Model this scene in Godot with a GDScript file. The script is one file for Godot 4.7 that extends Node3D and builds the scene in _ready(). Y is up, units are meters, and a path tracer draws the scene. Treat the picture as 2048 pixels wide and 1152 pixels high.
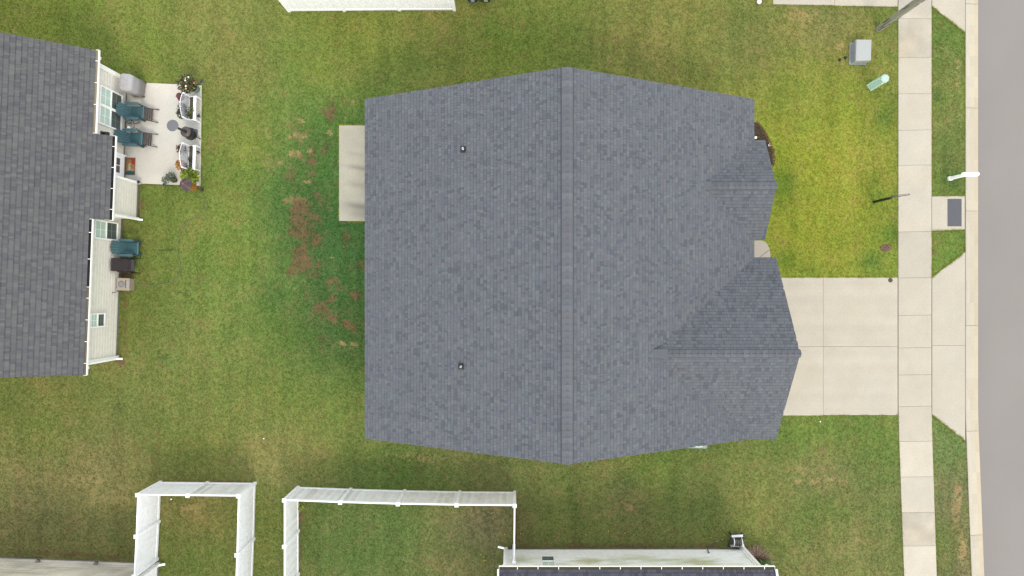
extends Node3D
# An overcast street plot seen from a drone straight above. Plan unit: 1/44 m; x to the right (east), z down the plan (south), y up.

const HIGH := 30.0        # height of the drone over the ground
const UNIT := 1320.0      # plan units per metre times that height
const K := 1.9            # how much brighter than its base colour an open, level surface is exposed

var used := {}
var M := {}
var rng := RandomNumberGenerator.new()
var soft := FastNoiseLite.new()      # broad stains, in metres
var lawn_bytes := PackedByteArray()
const LW := 2000
const LH := 1125
const LX0 := -160.0
const LY0 := -90.0
const LSPAN := 2368.0
var lut_lin := PackedFloat32Array()


class MB:
	var v := PackedVector3Array()
	var n := PackedVector3Array()
	var c := PackedColorArray()
	var uv := PackedVector2Array()
	var col := Color(1, 1, 1)
	var xf := Transform3D.IDENTITY

	func vert(p: Vector3, nn: Vector3, cc: Color) -> void:
		v.append(xf * p)
		n.append((xf.basis * nn).normalized())
		c.append(cc)

	# corners counterclockwise as seen from outside
	func tri(a: Vector3, b: Vector3, d: Vector3) -> void:
		var nn := (b - a).cross(d - a).normalized()
		vert(a, nn, col); vert(d, nn, col); vert(b, nn, col)

	func quad(a: Vector3, b: Vector3, d: Vector3, e: Vector3) -> void:
		var nn := (d - a).cross(e - b).normalized()
		vert(a, nn, col); vert(d, nn, col); vert(b, nn, col)
		vert(a, nn, col); vert(e, nn, col); vert(d, nn, col)

	func quadc(a: Vector3, b: Vector3, d: Vector3, e: Vector3, ca: Color, cb: Color, cd: Color, ce: Color) -> void:
		var nn := (d - a).cross(e - b).normalized()
		vert(a, nn, ca); vert(d, nn, cd); vert(b, nn, cb)
		vert(a, nn, ca); vert(e, nn, ce); vert(d, nn, cd)

	func box(m: Vector3, s: Vector3, b := Basis.IDENTITY) -> void:
		var x := b.x * s.x * 0.5
		var y := b.y * s.y * 0.5
		var z := b.z * s.z * 0.5
		quad(m - x + y + z, m + x + y + z, m + x + y - z, m - x + y - z)
		quad(m - x - y - z, m + x - y - z, m + x - y + z, m - x - y + z)
		quad(m + x - y + z, m + x - y - z, m + x + y - z, m + x + y + z)
		quad(m - x - y - z, m - x - y + z, m - x + y + z, m - x + y - z)
		quad(m - x - y + z, m + x - y + z, m + x + y + z, m - x + y + z)
		quad(m + x - y - z, m - x - y - z, m - x + y - z, m + x + y - z)

	func bar(a: Vector3, b: Vector3, w: float, h: float, up := Vector3.UP) -> void:
		var d := (b - a).normalized()
		var s := d.cross(up)
		if s.length() < 0.01:
			s = d.cross(Vector3.RIGHT)
		s = s.normalized()
		box((a + b) * 0.5, Vector3(w, h, a.distance_to(b)), Basis(s, d.cross(s) * -1.0, -d))

	# rings counterclockwise seen from the end of the loft
	func loft(rings: Array, cap0 := true, cap1 := true, smooth := false, cols = null) -> void:
		var rn := rings.size()
		var m: int = rings[0].size()
		var nr := []
		if smooth:
			for i in rn:
				var line := PackedVector3Array()
				for j in m:
					var du: Vector3 = rings[i][(j + 1) % m] - rings[i][(j + m - 1) % m]
					var dv: Vector3 = rings[mini(i + 1, rn - 1)][j] - rings[maxi(i - 1, 0)][j]
					var q := du.cross(dv)
					line.append(q.normalized() if q.length() > 1e-9 else Vector3.UP)
				nr.append(line)
		for i in rn - 1:
			var c0: Color = cols[i] if cols != null else col
			var c1: Color = cols[i + 1] if cols != null else col
			for j in m:
				var k := (j + 1) % m
				var a: Vector3 = rings[i][j]
				var b: Vector3 = rings[i][k]
				var d: Vector3 = rings[i + 1][k]
				var e: Vector3 = rings[i + 1][j]
				if smooth:
					vert(a, nr[i][j], c0); vert(d, nr[i + 1][k], c1); vert(b, nr[i][k], c0)
					vert(a, nr[i][j], c0); vert(e, nr[i + 1][j], c1); vert(d, nr[i + 1][k], c1)
				else:
					quadc(a, b, d, e, c0, c0, c1, c1)
		var keep := col
		if cap0:
			col = cols[0] if cols != null else keep
			for j in range(1, m - 1):
				tri(rings[0][0], rings[0][j + 1], rings[0][j])
		if cap1:
			col = cols[rn - 1] if cols != null else keep
			for j in range(1, m - 1):
				tri(rings[rn - 1][0], rings[rn - 1][j], rings[rn - 1][j + 1])
		col = keep

	func ring(m: Vector3, rx: float, rz: float, seg: int, power := 2.0, turn := 0.0) -> PackedVector3Array:
		var o := PackedVector3Array()
		for j in seg:
			var a := TAU * j / seg + turn
			var ca := cos(a)
			var sa := sin(a)
			var x := signf(ca) * pow(absf(ca), 2.0 / power) * rx
			var z := -signf(sa) * pow(absf(sa), 2.0 / power) * rz
			o.append(m + Vector3(x, 0, z))
		return o

	# profile: [radius, height] pairs from the bottom up
	func lathe(m: Vector3, profile: Array, seg := 16, smooth := true, cols = null) -> void:
		var rings := []
		for p in profile:
			rings.append(ring(m + Vector3(0, p[1], 0), p[0], p[0], seg))
		loft(rings, true, true, smooth, cols)

	# a box with chamfered edges, standing on y0
	func block(m: Vector3, s: Vector3, bev := 0.02, taper := 1.0) -> void:
		var rings := []
		for k in 4:
			var y: float = [0.0, bev, s.y - bev, s.y][k]
			var g: float = [bev, 0.0, 0.0, bev][k]
			var t := lerpf(1.0, taper, y / s.y)
			var x := s.x * 0.5 * t - g
			var z := s.z * 0.5 * t - g
			var b := bev
			rings.append(PackedVector3Array([m + Vector3(x, y, b - z), m + Vector3(x - b, y, -z), m + Vector3(b - x, y, -z), m + Vector3(-x, y, b - z), m + Vector3(-x, y, z - b), m + Vector3(b - x, y, z), m + Vector3(x - b, y, z), m + Vector3(x, y, z - b)]))
		loft(rings)

	func tube(pts: Array, r: float, seg := 8, r_end := -1.0, cols = null, turn := 0.0) -> void:
		var rings := []
		var e1 := Vector3.ZERO
		for i in pts.size():
			var d: Vector3 = (pts[mini(i + 1, pts.size() - 1)] - pts[maxi(i - 1, 0)]).normalized()
			if i == 0:
				e1 = d.cross(Vector3.UP if absf(d.y) < 0.9 else Vector3.RIGHT).normalized()
			else:
				e1 = (e1 - d * e1.dot(d)).normalized()
			var e2 := d.cross(e1)
			var rr := r if r_end < 0.0 else lerpf(r, r_end, float(i) / (pts.size() - 1))
			var o := PackedVector3Array()
			for j in seg:
				var a := TAU * j / seg + turn
				o.append(pts[i] + (e1 * cos(a) + e2 * sin(a)) * rr)
			rings.append(o)
		loft(rings, true, true, seg > 5, cols)

	# flat polygon (counterclockwise seen from above) given thickness
	func prism(poly: Array, y0: float, y1: float) -> void:
		var lo := PackedVector3Array()
		var hi := PackedVector3Array()
		for p in poly:
			lo.append(Vector3(p.x, y0, p.z))
			hi.append(Vector3(p.x, y1, p.z))
		loft([lo, hi])

	func leaf(p: Vector3, d: Vector3, up: Vector3, l: float, w: float) -> void:
		var s := d.cross(up).normalized() * w * 0.5
		var mid := p + d * l * 0.5 + up * l * 0.12
		tri(p, mid + s, mid - s)
		tri(mid - s, mid + s, p + d * l)

	func mesh(mat: Material) -> ArrayMesh:
		var a := []
		a.resize(Mesh.ARRAY_MAX)
		a[Mesh.ARRAY_VERTEX] = v
		a[Mesh.ARRAY_NORMAL] = n
		a[Mesh.ARRAY_COLOR] = c
		if uv.size() == v.size():
			a[Mesh.ARRAY_TEX_UV] = uv
		var out := ArrayMesh.new()
		out.add_surface_from_arrays(Mesh.PRIMITIVE_TRIANGLES, a)
		out.surface_set_material(0, mat)
		return out


func numbered(called: String, parent: Node) -> String:
	var key := str(parent.get_instance_id()) + called
	var k: int = used.get(key, 0)
	used[key] = k + 1
	return called if k == 0 else "%s_%03d" % [called, k]

func put(called: String, mesh: Mesh, parent: Node = self) -> MeshInstance3D:
	var o := MeshInstance3D.new()
	o.name = numbered(called, parent)
	o.mesh = mesh
	parent.add_child(o, true)
	return o

func obj(called: String, mb: MB, mat: Material, parent: Node = self) -> MeshInstance3D:
	return put(called, mb.mesh(mat), parent)

func tag(o: Node, label: String, category: String, group := "", kind := "") -> Node:
	if label: o.set_meta("label", label)
	if category: o.set_meta("category", category)
	if group: o.set_meta("group", group)
	if kind: o.set_meta("kind", kind)
	return o

func thing(called: String, label: String, category: String, at := Vector3.ZERO, turn := 0.0, group := "") -> Node3D:
	var o := Node3D.new()
	o.name = numbered(called, self)
	add_child(o, true)
	o.position = at
	o.rotation.y = turn
	tag(o, label, category, group)
	return o

func setting(called: String, label: String) -> Node3D:
	var o := thing(called, label, "")
	o.set_meta("kind", "structure")
	return o

func copy(o: Node3D, label: String, at: Vector3, turn: float) -> Node3D:
	var r: Node3D = o.duplicate()
	r.name = numbered(String(o.name).rstrip("_0123456789"), self)
	add_child(r, true)
	r.position = at
	r.rotation.y = turn
	r.set_meta("label", label)
	return r

# a point of the plan (44 units to the metre) that stands h metres above the ground
func site(px: float, py: float, h := 0.0) -> Vector3:
	return Vector3((px - 1024.0) * (HIGH - h) / UNIT, h, (py - 576.0) * (HIGH - h) / UNIT)

# base colour of a surface, given how it reads in the open under this sky
func ap(r: float, g: float, b: float) -> Color:
	var q := Color(r / 255.0, g / 255.0, b / 255.0).srgb_to_linear()
	return Color(q.r / K, q.g / K, q.b / K)

func rc(r: float, g: float, b: float) -> Color:
	return Color(r / 255.0, g / 255.0, b / 255.0).srgb_to_linear()

func vary(q: Color, amount: float) -> Color:
	var f := 1.0 + rng.randf_range(-amount, amount)
	return Color(q.r * f, q.g * f, q.b * f)

func noise_tex(freq: float, lo: float, hi: float, sd: int, size := 512, as_normal := false, bump := 4.0) -> NoiseTexture2D:
	var f := FastNoiseLite.new()
	f.seed = sd
	f.noise_type = FastNoiseLite.TYPE_SIMPLEX
	f.frequency = freq
	f.fractal_octaves = 4
	f.fractal_gain = 0.6
	var t := NoiseTexture2D.new()
	t.width = size
	t.height = size
	t.seamless = true
	t.noise = f
	if as_normal:
		t.as_normal_map = true
		t.bump_strength = bump
	else:
		var g := Gradient.new()
		g.set_color(0, Color(lo, lo, lo))
		g.set_color(1, Color(hi, hi, hi))
		t.color_ramp = g
	return t

func mat(rough: float, metal := 0.0) -> StandardMaterial3D:
	var m := StandardMaterial3D.new()
	m.vertex_color_use_as_albedo = true
	m.roughness = rough
	m.metallic = metal
	return m

func grained(rough: float, tile: float, tex: Texture2D, bump: Texture2D = null, depth := 0.5) -> StandardMaterial3D:
	var m := mat(rough)
	m.albedo_texture = tex
	m.uv1_triplanar = true
	m.uv1_world_triplanar = true
	m.uv1_scale = Vector3.ONE / tile
	if bump:
		m.normal_enabled = true
		m.normal_texture = bump
		m.normal_scale = depth
	return m

func make_materials() -> void:
	M.paint = mat(0.7)
	M.satin = mat(0.38)
	M.metal = mat(0.35, 0.7)
	M.vinyl = grained(0.5, 2.3, noise_tex(0.012, 0.93, 1.0, 3))
	M.concrete = grained(0.9, 1.7, noise_tex(0.03, 0.93, 1.0, 5), noise_tex(0.25, 0, 1, 6, 512, true), 0.35)
	M.asphalt = grained(0.92, 1.3, noise_tex(0.18, 0.84, 1.0, 7), noise_tex(0.35, 0, 1, 8, 512, true), 0.5)
	M.shingle = grained(0.93, 0.6, noise_tex(0.2, 0.82, 1.0, 9), noise_tex(0.4, 0, 1, 10, 512, true), 0.4)
	M.wood = grained(0.85, 0.7, noise_tex(0.05, 0.75, 1.0, 11))
	M.soil = grained(1.0, 0.9, noise_tex(0.1, 0.65, 1.0, 12))
	M.cloth = grained(0.95, 0.8, noise_tex(0.03, 0.86, 1.0, 13))
	M.leaf = mat(0.6)
	M.leaf.backlight_enabled = true
	M.leaf.backlight = Color(0.06, 0.09, 0.03)
	M.pane = mat(0.06)
	M.screen = mat(0.45)


func _ready() -> void:
	rng.seed = 20417
	soft.seed = 77
	soft.frequency = 0.35
	soft.fractal_octaves = 3
	lut_lin.resize(256)
	for i in 256:
		lut_lin[i] = Color(i / 255.0, 0, 0).srgb_to_linear().r

	var cam := Camera3D.new()
	cam.name = "camera"
	cam.fov = rad_to_deg(2.0 * atan(576.0 / UNIT))
	cam.far = 900.0
	cam.position = Vector3(0, HIGH, 0)
	cam.rotation_degrees.x = -90.0
	add_child(cam)
	cam.current = true

	var sky_mat := ProceduralSkyMaterial.new()
	sky_mat.sky_top_color = Color(0.785, 0.80, 0.825)
	sky_mat.sky_horizon_color = Color(0.97, 0.985, 1.0)
	sky_mat.sky_curve = 0.18
	sky_mat.ground_horizon_color = Color(0.55, 0.56, 0.5)
	sky_mat.ground_bottom_color = Color(0.3, 0.32, 0.22)
	sky_mat.sun_angle_max = 0.0
	var sky := Sky.new()
	sky.sky_material = sky_mat
	var env := Environment.new()
	env.background_mode = Environment.BG_SKY
	env.sky = sky
	env.tonemap_mode = Environment.TONE_MAPPER_LINEAR
	env.tonemap_exposure = 2.94
	env.sdfgi_enabled = true
	env.ssao_enabled = true
	env.ssil_enabled = true
	var we := WorldEnvironment.new()
	we.name = "overcast_sky"
	we.environment = env
	add_child(we)

	var sun := DirectionalLight3D.new()
	sun.name = "sun_behind_cloud"
	sun.light_energy = 0.25
	sun.light_color = Color(1.0, 0.965, 0.9)
	sun.light_angular_distance = 20.0
	sun.shadow_enabled = true
	add_child(sun)
	sun.look_at_from_position(Vector3.ZERO, Vector3(-0.3, -1.0, -0.85))

	make_materials()
	build_ground()
	build_street()
	build_main_house()
	build_left_house()
	build_lower_house()
	build_corner_house()
	build_fences()
	build_street_things()
	build_patio_things()
	build_garden_things()
	build_grass()


# ---------------------------------------------------------------- ground

func on_hard(px: float, py: float) -> bool:
	var s := maxf(0.0, py - 830.0) * 0.038
	if px > 1930.0 + s: return true
	if px > 1796.0 + s and px < 1863.0 + s: return true
	if px > 1470.0 and px < 1800.0 and py > 555.0 and py < 831.0: return true
	if px > 1855.0:
		if py > 392.0 and py < 460.0: return true
		var t := (px - 1863.0) / 67.0
		if py > 555.0 - 52.0 * t and py < 829.0 + 53.0 * t: return true
		if py < 13.0 + 53.0 * t: return true
	if px > 1546.0 and px < 1800.0 and py < 10.0 + (px - 1546.0) * 0.012: return true
	if px > 678.0 and px < 1480.0 and py > 251.0 and py < 443.0: return true
	if px > 775.0 and px < 1440.0 and py > 250.0 and py < 830.0: return true
	if px > 1440.0 and px < 1520.0 and py > 482.0 and py < 514.0: return true
	if px > 1440.0 and py > 243.0 and py < 330.0 and px < 1506.0 + 38.0 * pow(clampf((py - 243.0) / 62.0, 0.0, 1.0), 0.6): return true
	if px < 256.0 - (py - 164.0) * 0.038 and py > 166.0 and py < 714.0: return true
	if px < 279.0 and py > 365.0 and py < 436.0: return true
	if px > 240.0 and px < 404.0 and py > 167.0 and py < 370.0: return true
	if px > 1012.0 and px < 1482.0 and py > 1097.0: return true
	if px < 318.0 and py > 1111.0 + px * 0.05: return true
	return false

func build_ground() -> void:
	# how the turf reads across the plot: plan x, y, then its colour
	var turf := [
		[60, 30, 112, 128, 45], [300, 100, 110, 128, 48], [480, 150, 128, 131, 62], [420, 60, 125, 130, 60], [700, 80, 118, 130, 48], [900, 70, 116, 124, 50], [1000, 100, 105, 122, 42], [1300, 80, 115, 120, 52],
		[1500, 100, 112, 118, 55], [1650, 50, 116, 119, 60], [1600, 190, 127, 137, 48], [1700, 240, 138, 147, 42], [1650, 330, 142, 150, 42], [1720, 420, 138, 147, 42], [1620, 450, 138, 148, 40], [1700, 520, 134, 145, 44], [1770, 340, 134, 144, 44], [1560, 300, 136, 147, 42], [1600, 530, 134, 145, 42], [1782, 545, 120, 138, 48], [1780, 200, 118, 130, 50], [1785, 430, 130, 143, 46], [1780, 260, 128, 140, 46], [1895, 130, 100, 118, 52], [1895, 250, 104, 120, 56], [1895, 370, 98, 120, 50], [1895, 420, 98, 120, 50], [620, 500, 80, 112, 50], [700, 420, 72, 110, 46], [660, 700, 82, 108, 45], [600, 340, 82, 116, 50], [640, 460, 76, 110, 48],
		[1900, 200, 106, 125, 55], [1900, 310, 108, 122, 62], [1885, 60, 95, 122, 48], [1900, 500, 92, 125, 45], [1620, 860, 102, 128, 48], [1750, 860, 98, 124, 48], [1650, 960, 128, 122, 74], [1650, 1015, 86, 114, 42], [1700, 1090, 116, 122, 62], [1620, 1130, 118, 122, 62],
		[1900, 900, 95, 120, 58], [1905, 1000, 120, 118, 74], [1925, 1120, 116, 111, 74], [1885, 1100, 100, 118, 48], [1300, 925, 105, 125, 50], [1150, 1050, 96, 112, 47], [1250, 1010, 110, 110, 60], [1400, 1000, 96, 112, 50], [1420, 1055, 112, 122, 56], [1200, 1070, 112, 120, 58], [1510, 1030, 116, 125, 56],
		[900, 905, 124, 121, 68], [900, 950, 92, 117, 45], [800, 945, 88, 112, 44], [600, 900, 124, 126, 60], [600, 790, 111, 127, 52], [690, 810, 106, 125, 50], [450, 780, 108, 124, 52], [530, 800, 119, 127, 56], [545, 930, 138, 134, 74], [400, 900, 112, 121, 50], [100, 850, 106, 118, 50], [200, 950, 117, 113, 62],
		[80, 1000, 112, 109, 60], [150, 1075, 116, 116, 60], [400, 1030, 119, 112, 57], [400, 1100, 101, 117, 47], [540, 1050, 99, 117, 45], [650, 1050, 82, 107, 47], [800, 1050, 86, 110, 48], [950, 1040, 116, 109, 72], [900, 1120, 104, 110, 56], [700, 1120, 90, 111, 50],
		[300, 460, 110, 127, 50], [280, 620, 110, 124, 50], [350, 700, 111, 124, 56], [450, 600, 105, 127, 52], [460, 400, 119, 134, 52], [500, 300, 121, 137, 51], [480, 500, 114, 134, 50], [555, 400, 84, 118, 51], [680, 350, 82, 117, 47], [700, 500, 74, 112, 51], [650, 580, 80, 112, 50], [680, 680, 82, 108, 45], [560, 550, 100, 127, 53], [600, 230, 100, 127, 51], [560, 690, 98, 121, 48], [650, 150, 112, 129, 48], [660, 240, 86, 118, 48]]
	var lush := [[650, 300, 80, 0.12], [665, 470, 100, 0.15], [675, 620, 95, 0.15], [600, 420, 60, 0.1], [690, 700, 60, 0.1], [1562, 385, 24, 0.15], [1575, 360, 18, 0.2], [1742, 523, 20, 0.3], [1768, 236, 16, 0.25], [1785, 470, 18, 0.25], [1570, 520, 22, 0.2], [1752, 395, 14, 0.2], [1620, 545, 22, 0.15], [1900, 360, 20, 0.2], [1870, 190, 16, 0.2], [1250, 965, 26, 0.15], [545, 590, 26, 0.15], [330, 720, 14, 0.15]]
	var low := Image.create(160, 90, false, Image.FORMAT_RGB8)
	for y in 90:
		for x in 160:
			var px := LX0 + (x + 0.5) * LSPAN / 160.0
			var py := LY0 + (y + 0.5) * LSPAN / 160.0
			var sum := 0.0
			var r := 0.0
			var g := 0.0
			var b := 0.0
			for t in turf:
				var d: float = (px - t[0]) * (px - t[0]) + (py - t[1]) * (py - t[1]) + 2500.0
				var w: float = 1.0 / pow(d, 1.6)
				sum += w
				r += w * (t[2] * 0.86 + 20); g += w * (t[3] * 0.86 + 18); b += w * (t[4] * 0.86 + 21)
			low.set_pixel(x, y, Color8(int(r / sum), int(g / sum), int(b / sum)))
			# lusher clumps
			var f := 1.0
			for e in lush:
				f -= e[3] * exp(-((px - e[0]) * (px - e[0]) + (py - e[1]) * (py - e[1])) / (e[2] * e[2]))
			var old := low.get_pixel(x, y)
			low.set_pixel(x, y, Color(old.r * f, old.g * lerpf(1.0, f, 0.55), old.b * lerpf(1.0, f, 0.5)))
	low.resize(LW, LH, Image.INTERPOLATE_BILINEAR)
	var base := low.get_data()

	# worn patches: plan x, y, half sizes, turn, strength; soil (dark) then straw (pale)
	var soil := [
		[610, 440, 50, 110, 0.0, 0.34], [650, 620, 60, 70, 0.3, 0.3], [600, 290, 50, 50, 0.0, 0.24],
		[660, 223, 13, 22, 0.2, 0.83], [651, 297, 8, 22, 0.3, 0.83], [623, 321, 13, 9, -0.6, 0.83], [580, 358, 14, 15, 0.6, 0.74], [602, 424, 24, 32, 0, 0.92], [602, 442, 20, 30, 0, 0.92], [603, 462, 28, 17, 0, 0.92], [630, 437, 15, 8, 0.2, 0.83], [632, 392, 10, 13, 0.5, 0.74], [658, 398, 11, 10, 0, 0.74],
		[631, 480, 14, 17, -0.7, 0.83], [607, 496, 23, 14, -0.5, 0.92], [599, 512, 20, 17, 0.5, 0.92], [609, 530, 24, 19, 0.6, 0.92], [583, 538, 10, 17, 0.5, 0.83], [620, 545, 24, 11, 0.4, 0.83], [635, 534, 10, 11, 0, 0.83], [641, 614, 24, 14, -0.4, 0.64], [659, 598, 17, 9, -0.3, 0.74], [667, 637, 13, 9, 0.4, 0.83], [693, 648, 23, 11, 0.5, 0.83],
		[708, 590, 14, 11, 0.6, 0.83], [720, 530, 15, 14, 0, 0.74], [667, 562, 13, 10, 0, 0.74], [614, 613, 6, 5, 0, 0.64], [641, 679, 9, 9, 0, 0.64], [693, 473, 9, 14, 0, 0.74], [1771, 496, 10, 7, 0, 1.0], [1700, 122, 5, 3, 0, 0.9], [240, 720, 12, 8, 0.6, 0.8], [255, 548, 16, 8, 0, 0.9], [285, 405, 5, 30, 0, 0.5],
		[415, 962, 100, 4, 0, 0.75], [316, 1040, 3, 80, 0, 0.5], [601, 1060, 6, 80, 0, 0.6], [1030, 1050, 6, 60, 0, 0.8], [1250, 1091, 240, 6, 0, 0.68], [150, 1108, 150, 5, 0.05, 0.65], [905, 1005, 40, 6, 0, 0.4], [248, 580, 5, 150, -0.03, 0.55], [1865, 200, 2, 200, 0, 0.55], [1865, 430, 2, 120, 0, 0.45], [1867, 900, 2, 70, 0, 0.5]]
	var straw := [
		[604, 242, 10, 5, 0.4, 0.8], [619, 227, 5, 5, 0, 0.6], [659, 266, 8, 7, 0, 0.8], [690, 230, 4, 8, 0, 0.7], [607, 274, 13, 11, -0.3, 0.72], [577, 275, 7, 7, 0, 0.9], [591, 270, 7, 7, 0, 0.9], [584, 307, 14, 10, 0.2, 0.72], [597, 309, 7, 10, 0, 0.9], [619, 302, 7, 6, 0, 0.9], [561, 326, 10, 5, 0, 0.6], [614, 363, 11, 6, 0, 0.8],
		[596, 402, 34, 15, 0, 0.65], [664, 513, 5, 5, 0, 0.8], [635, 694, 6, 4, 0, 0.7], [684, 684, 11, 5, 0.5, 0.9], [706, 687, 13, 6, 0.5, 0.65], [703, 709, 6, 3, 0, 0.7], [590, 575, 6, 4, 0, 0.6], [706, 203, 6, 4, 0, 0.7], [609, 564, 5, 8, 0, 0.6], [30, 62, 9, 6, 0, 0.7], [1682, 92, 7, 11, 0.5, 0.8], [1685, 125, 8, 5, 0, 0.8],
		[1640, 940, 90, 12, 0.03, 0.40], [1630, 962, 110, 10, 0, 0.43], [830, 912, 80, 14, 0.12, 0.43], [1000, 920, 60, 10, 0.1, 0.32], [970, 1020, 50, 18, 0, 0.43], [900, 1120, 30, 40, 0, 0.32], [1260, 1015, 36, 12, 0.4, 0.40], [1600, 30, 50, 18, 0, 0.43], [1895, 90, 26, 20, 0, 0.36], [1915, 150, 12, 50, 0, 0.5], [1915, 1000, 12, 60, 0.1, 0.6], [1925, 1100, 12, 40, 0, 0.6], [870, 30, 40, 10, 0, 0.43], [960, 22, 40, 14, 0, 0.36], [545, 930, 26, 12, 0, 0.36], [370, 1020, 30, 20, 0, 0.36],
		[1240, 120, 60, 12, 0.1, 0.32], [1500, 1090, 20, 12, 0, 0.36], [1420, 1040, 22, 7, 0, 0.29], [1650, 945, 60, 5, 0, 0.29], [1720, 1080, 30, 12, 0, 0.29], [180, 960, 60, 20, 0, 0.29], [60, 1010, 40, 20, 0, 0.25], [200, 880, 50, 16, 0, 0.22]]
	var worn := Image.create(500, 281, false, Image.FORMAT_RGB8)
	for pass_no in 2:
		for e in [soil, straw][pass_no]:
			var ca := cos(e[4])
			var sa := sin(e[4])
			var reach: float = maxf(e[2], e[3]) * 1.6
			for y in range(maxi(0, int((e[1] - reach - LY0) / LSPAN * 500.0)), mini(280, int((e[1] + reach - LY0) / LSPAN * 500.0) + 2)):
				for x in range(maxi(0, int((e[0] - reach - LX0) / LSPAN * 500.0)), mini(499, int((e[0] + reach - LX0) / LSPAN * 500.0) + 2)):
					var dx: float = LX0 + (x + 0.5) * LSPAN / 500.0 - e[0]
					var dy: float = LY0 + (y + 0.5) * LSPAN / 500.0 - e[1]
					var q := Vector2((dx * ca + dy * sa) / e[2], (dy * ca - dx * sa) / e[3]).length()
					var s: float = clampf(1.45 - q, 0.0, 1.0) * e[5]
					var old := worn.get_pixel(x, y)
					if pass_no == 0:
						worn.set_pixel(x, y, Color(maxf(old.r, s), old.g, 0))
					else:
						worn.set_pixel(x, y, Color(old.r, maxf(old.g, s), 0))
	for y in 281:
		for x in 500:
			if on_hard(LX0 + (x + 0.5) * LSPAN / 500.0, LY0 + (y + 0.5) * LSPAN / 500.0):
				var old := worn.get_pixel(x, y)
				worn.set_pixel(x, y, Color(old.r, old.g, 1.0))
	worn.resize(LW, LH, Image.INTERPOLATE_BILINEAR)
	var wear := worn.get_data()
	var layers := []
	for k in 4:
		var f := FastNoiseLite.new()
		f.seed = 40 + k
		f.frequency = [0.33, 0.085, 0.022, 0.006][k]
		f.fractal_octaves = [2, 3, 3, 3][k]
		layers.append(f.get_image(LW, LH).get_data())
	var n0: PackedByteArray = layers[0]
	var n1: PackedByteArray = layers[1]
	var n2: PackedByteArray = layers[2]
	var n3: PackedByteArray = layers[3]
	var mow := FastNoiseLite.new()
	mow.seed = 91
	mow.frequency = 0.035
	var streaks := mow.get_image(LW, LH / 25)
	streaks.resize(LW, LH, Image.INTERPOLATE_BILINEAR)
	var n4 := streaks.get_data()
	var lut := PackedByteArray()
	lut.resize(400)
	for i in 400:
		var q := Color(minf(i, 255) / 255.0, 0, 0).srgb_to_linear().r / K * 1.52
		lut[i] = int(clampf(Color(q, 0, 0).linear_to_srgb().r, 0, 1) * 255.0)
	lawn_bytes.resize(LW * LH * 3)
	for i in LW * LH:
		var f := n0[i] / 128.0 - 1.0
		var m := n1[i] / 128.0 - 1.0
		var l := n2[i] / 128.0 - 1.0
		var h := n3[i] / 128.0 - 1.0
		var j := i * 3
		var tone := 1.0 + 0.16 * f + 0.055 * m + 0.03 * l + 0.03 * h + 0.05 * (n4[i] / 128.0 - 1.0)
		var hue := 0.035 * l + 0.03 * m + 0.035 * h
		var r := base[j] * tone * (1.0 + hue)
		var g := base[j + 1] * tone
		var b := base[j + 2] * tone * (1.0 + 0.6 * hue)
		var dry := clampf((0.55 * m + 0.45 * l + 0.35 * h + 0.3 * f - 0.2) * 1.1, 0.0, 0.4)
		var d := wear[j + 1] / 255.0
		var s := clampf((d + 0.35 * m + 0.3 * f + 0.2 * l - 0.36) * 2.4, 0.0, 0.85)
		s = maxf(s, dry * 0.32)
		if s > 0.0:
			r = lerpf(r, 152.0 * tone, s); g = lerpf(g, 130.0 * tone, s); b = lerpf(b, 90.0 * tone, s)
		d = wear[j] / 255.0
		s = clampf((d + 0.6 * m + 0.5 * f + 0.35 * l - 0.36) * 2.5, 0.0, 0.92)
		if s > 0.0:
			r = lerpf(r, 103.0 * tone, s); g = lerpf(g, 86.0 * tone, s); b = lerpf(b, 62.0 * tone, s)
		if wear[j + 2] > 160:
			r = 96.0 * tone; g = 84.0 * tone; b = 66.0 * tone
		lawn_bytes[j] = lut[clampi(int(r), 0, 399)]
		lawn_bytes[j + 1] = lut[clampi(int(g), 0, 399)]
		lawn_bytes[j + 2] = lut[clampi(int(b), 0, 399)]
	var img := Image.create_from_data(LW, LH, false, Image.FORMAT_RGB8, lawn_bytes)
	var m := StandardMaterial3D.new()
	m.albedo_texture = ImageTexture.create_from_image(img)
	m.roughness = 1.0
	m.specular_mode = BaseMaterial3D.SPECULAR_DISABLED
	var mb := MB.new()
	var a := site(LX0, LY0)
	var z := site(LX0 + LSPAN, LY0 + LSPAN * LH / LW)
	var nx := 54
	var nz := 30
	for iz in nz:
		for ix in nx:
			var x0 := lerpf(a.x, z.x, float(ix) / nx)
			var x1 := lerpf(a.x, z.x, float(ix + 1) / nx)
			if x1 > 20.95: continue
			var z0 := lerpf(a.z, z.z, float(iz) / nz)
			var z1 := lerpf(a.z, z.z, float(iz + 1) / nz)
			mb.quad(Vector3(x0, 0, z1), Vector3(x1, 0, z1), Vector3(x1, 0, z0), Vector3(x0, 0, z0))
	for p in mb.v:
		mb.uv.append(Vector2((p.x - a.x) / (z.x - a.x), (p.z - a.z) / (z.z - a.z)))
	mb.c.fill(Color.WHITE)
	tag(obj("lawn", mb, m), "green and yellow mown lawn around the houses with worn brown patches", "", "", "structure")

	var gr := MB.new()
	gr.col = ap(124, 136, 62)
	gr.box(Vector3(0, -0.5, 0), Vector3(800, 0.6, 800))
	tag(obj("ground", gr, grained(1.0, 7.0, noise_tex(0.03, 0.7, 1.0, 21))), "wide grassy ground that carries the lawns and the street", "", "", "structure")

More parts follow.
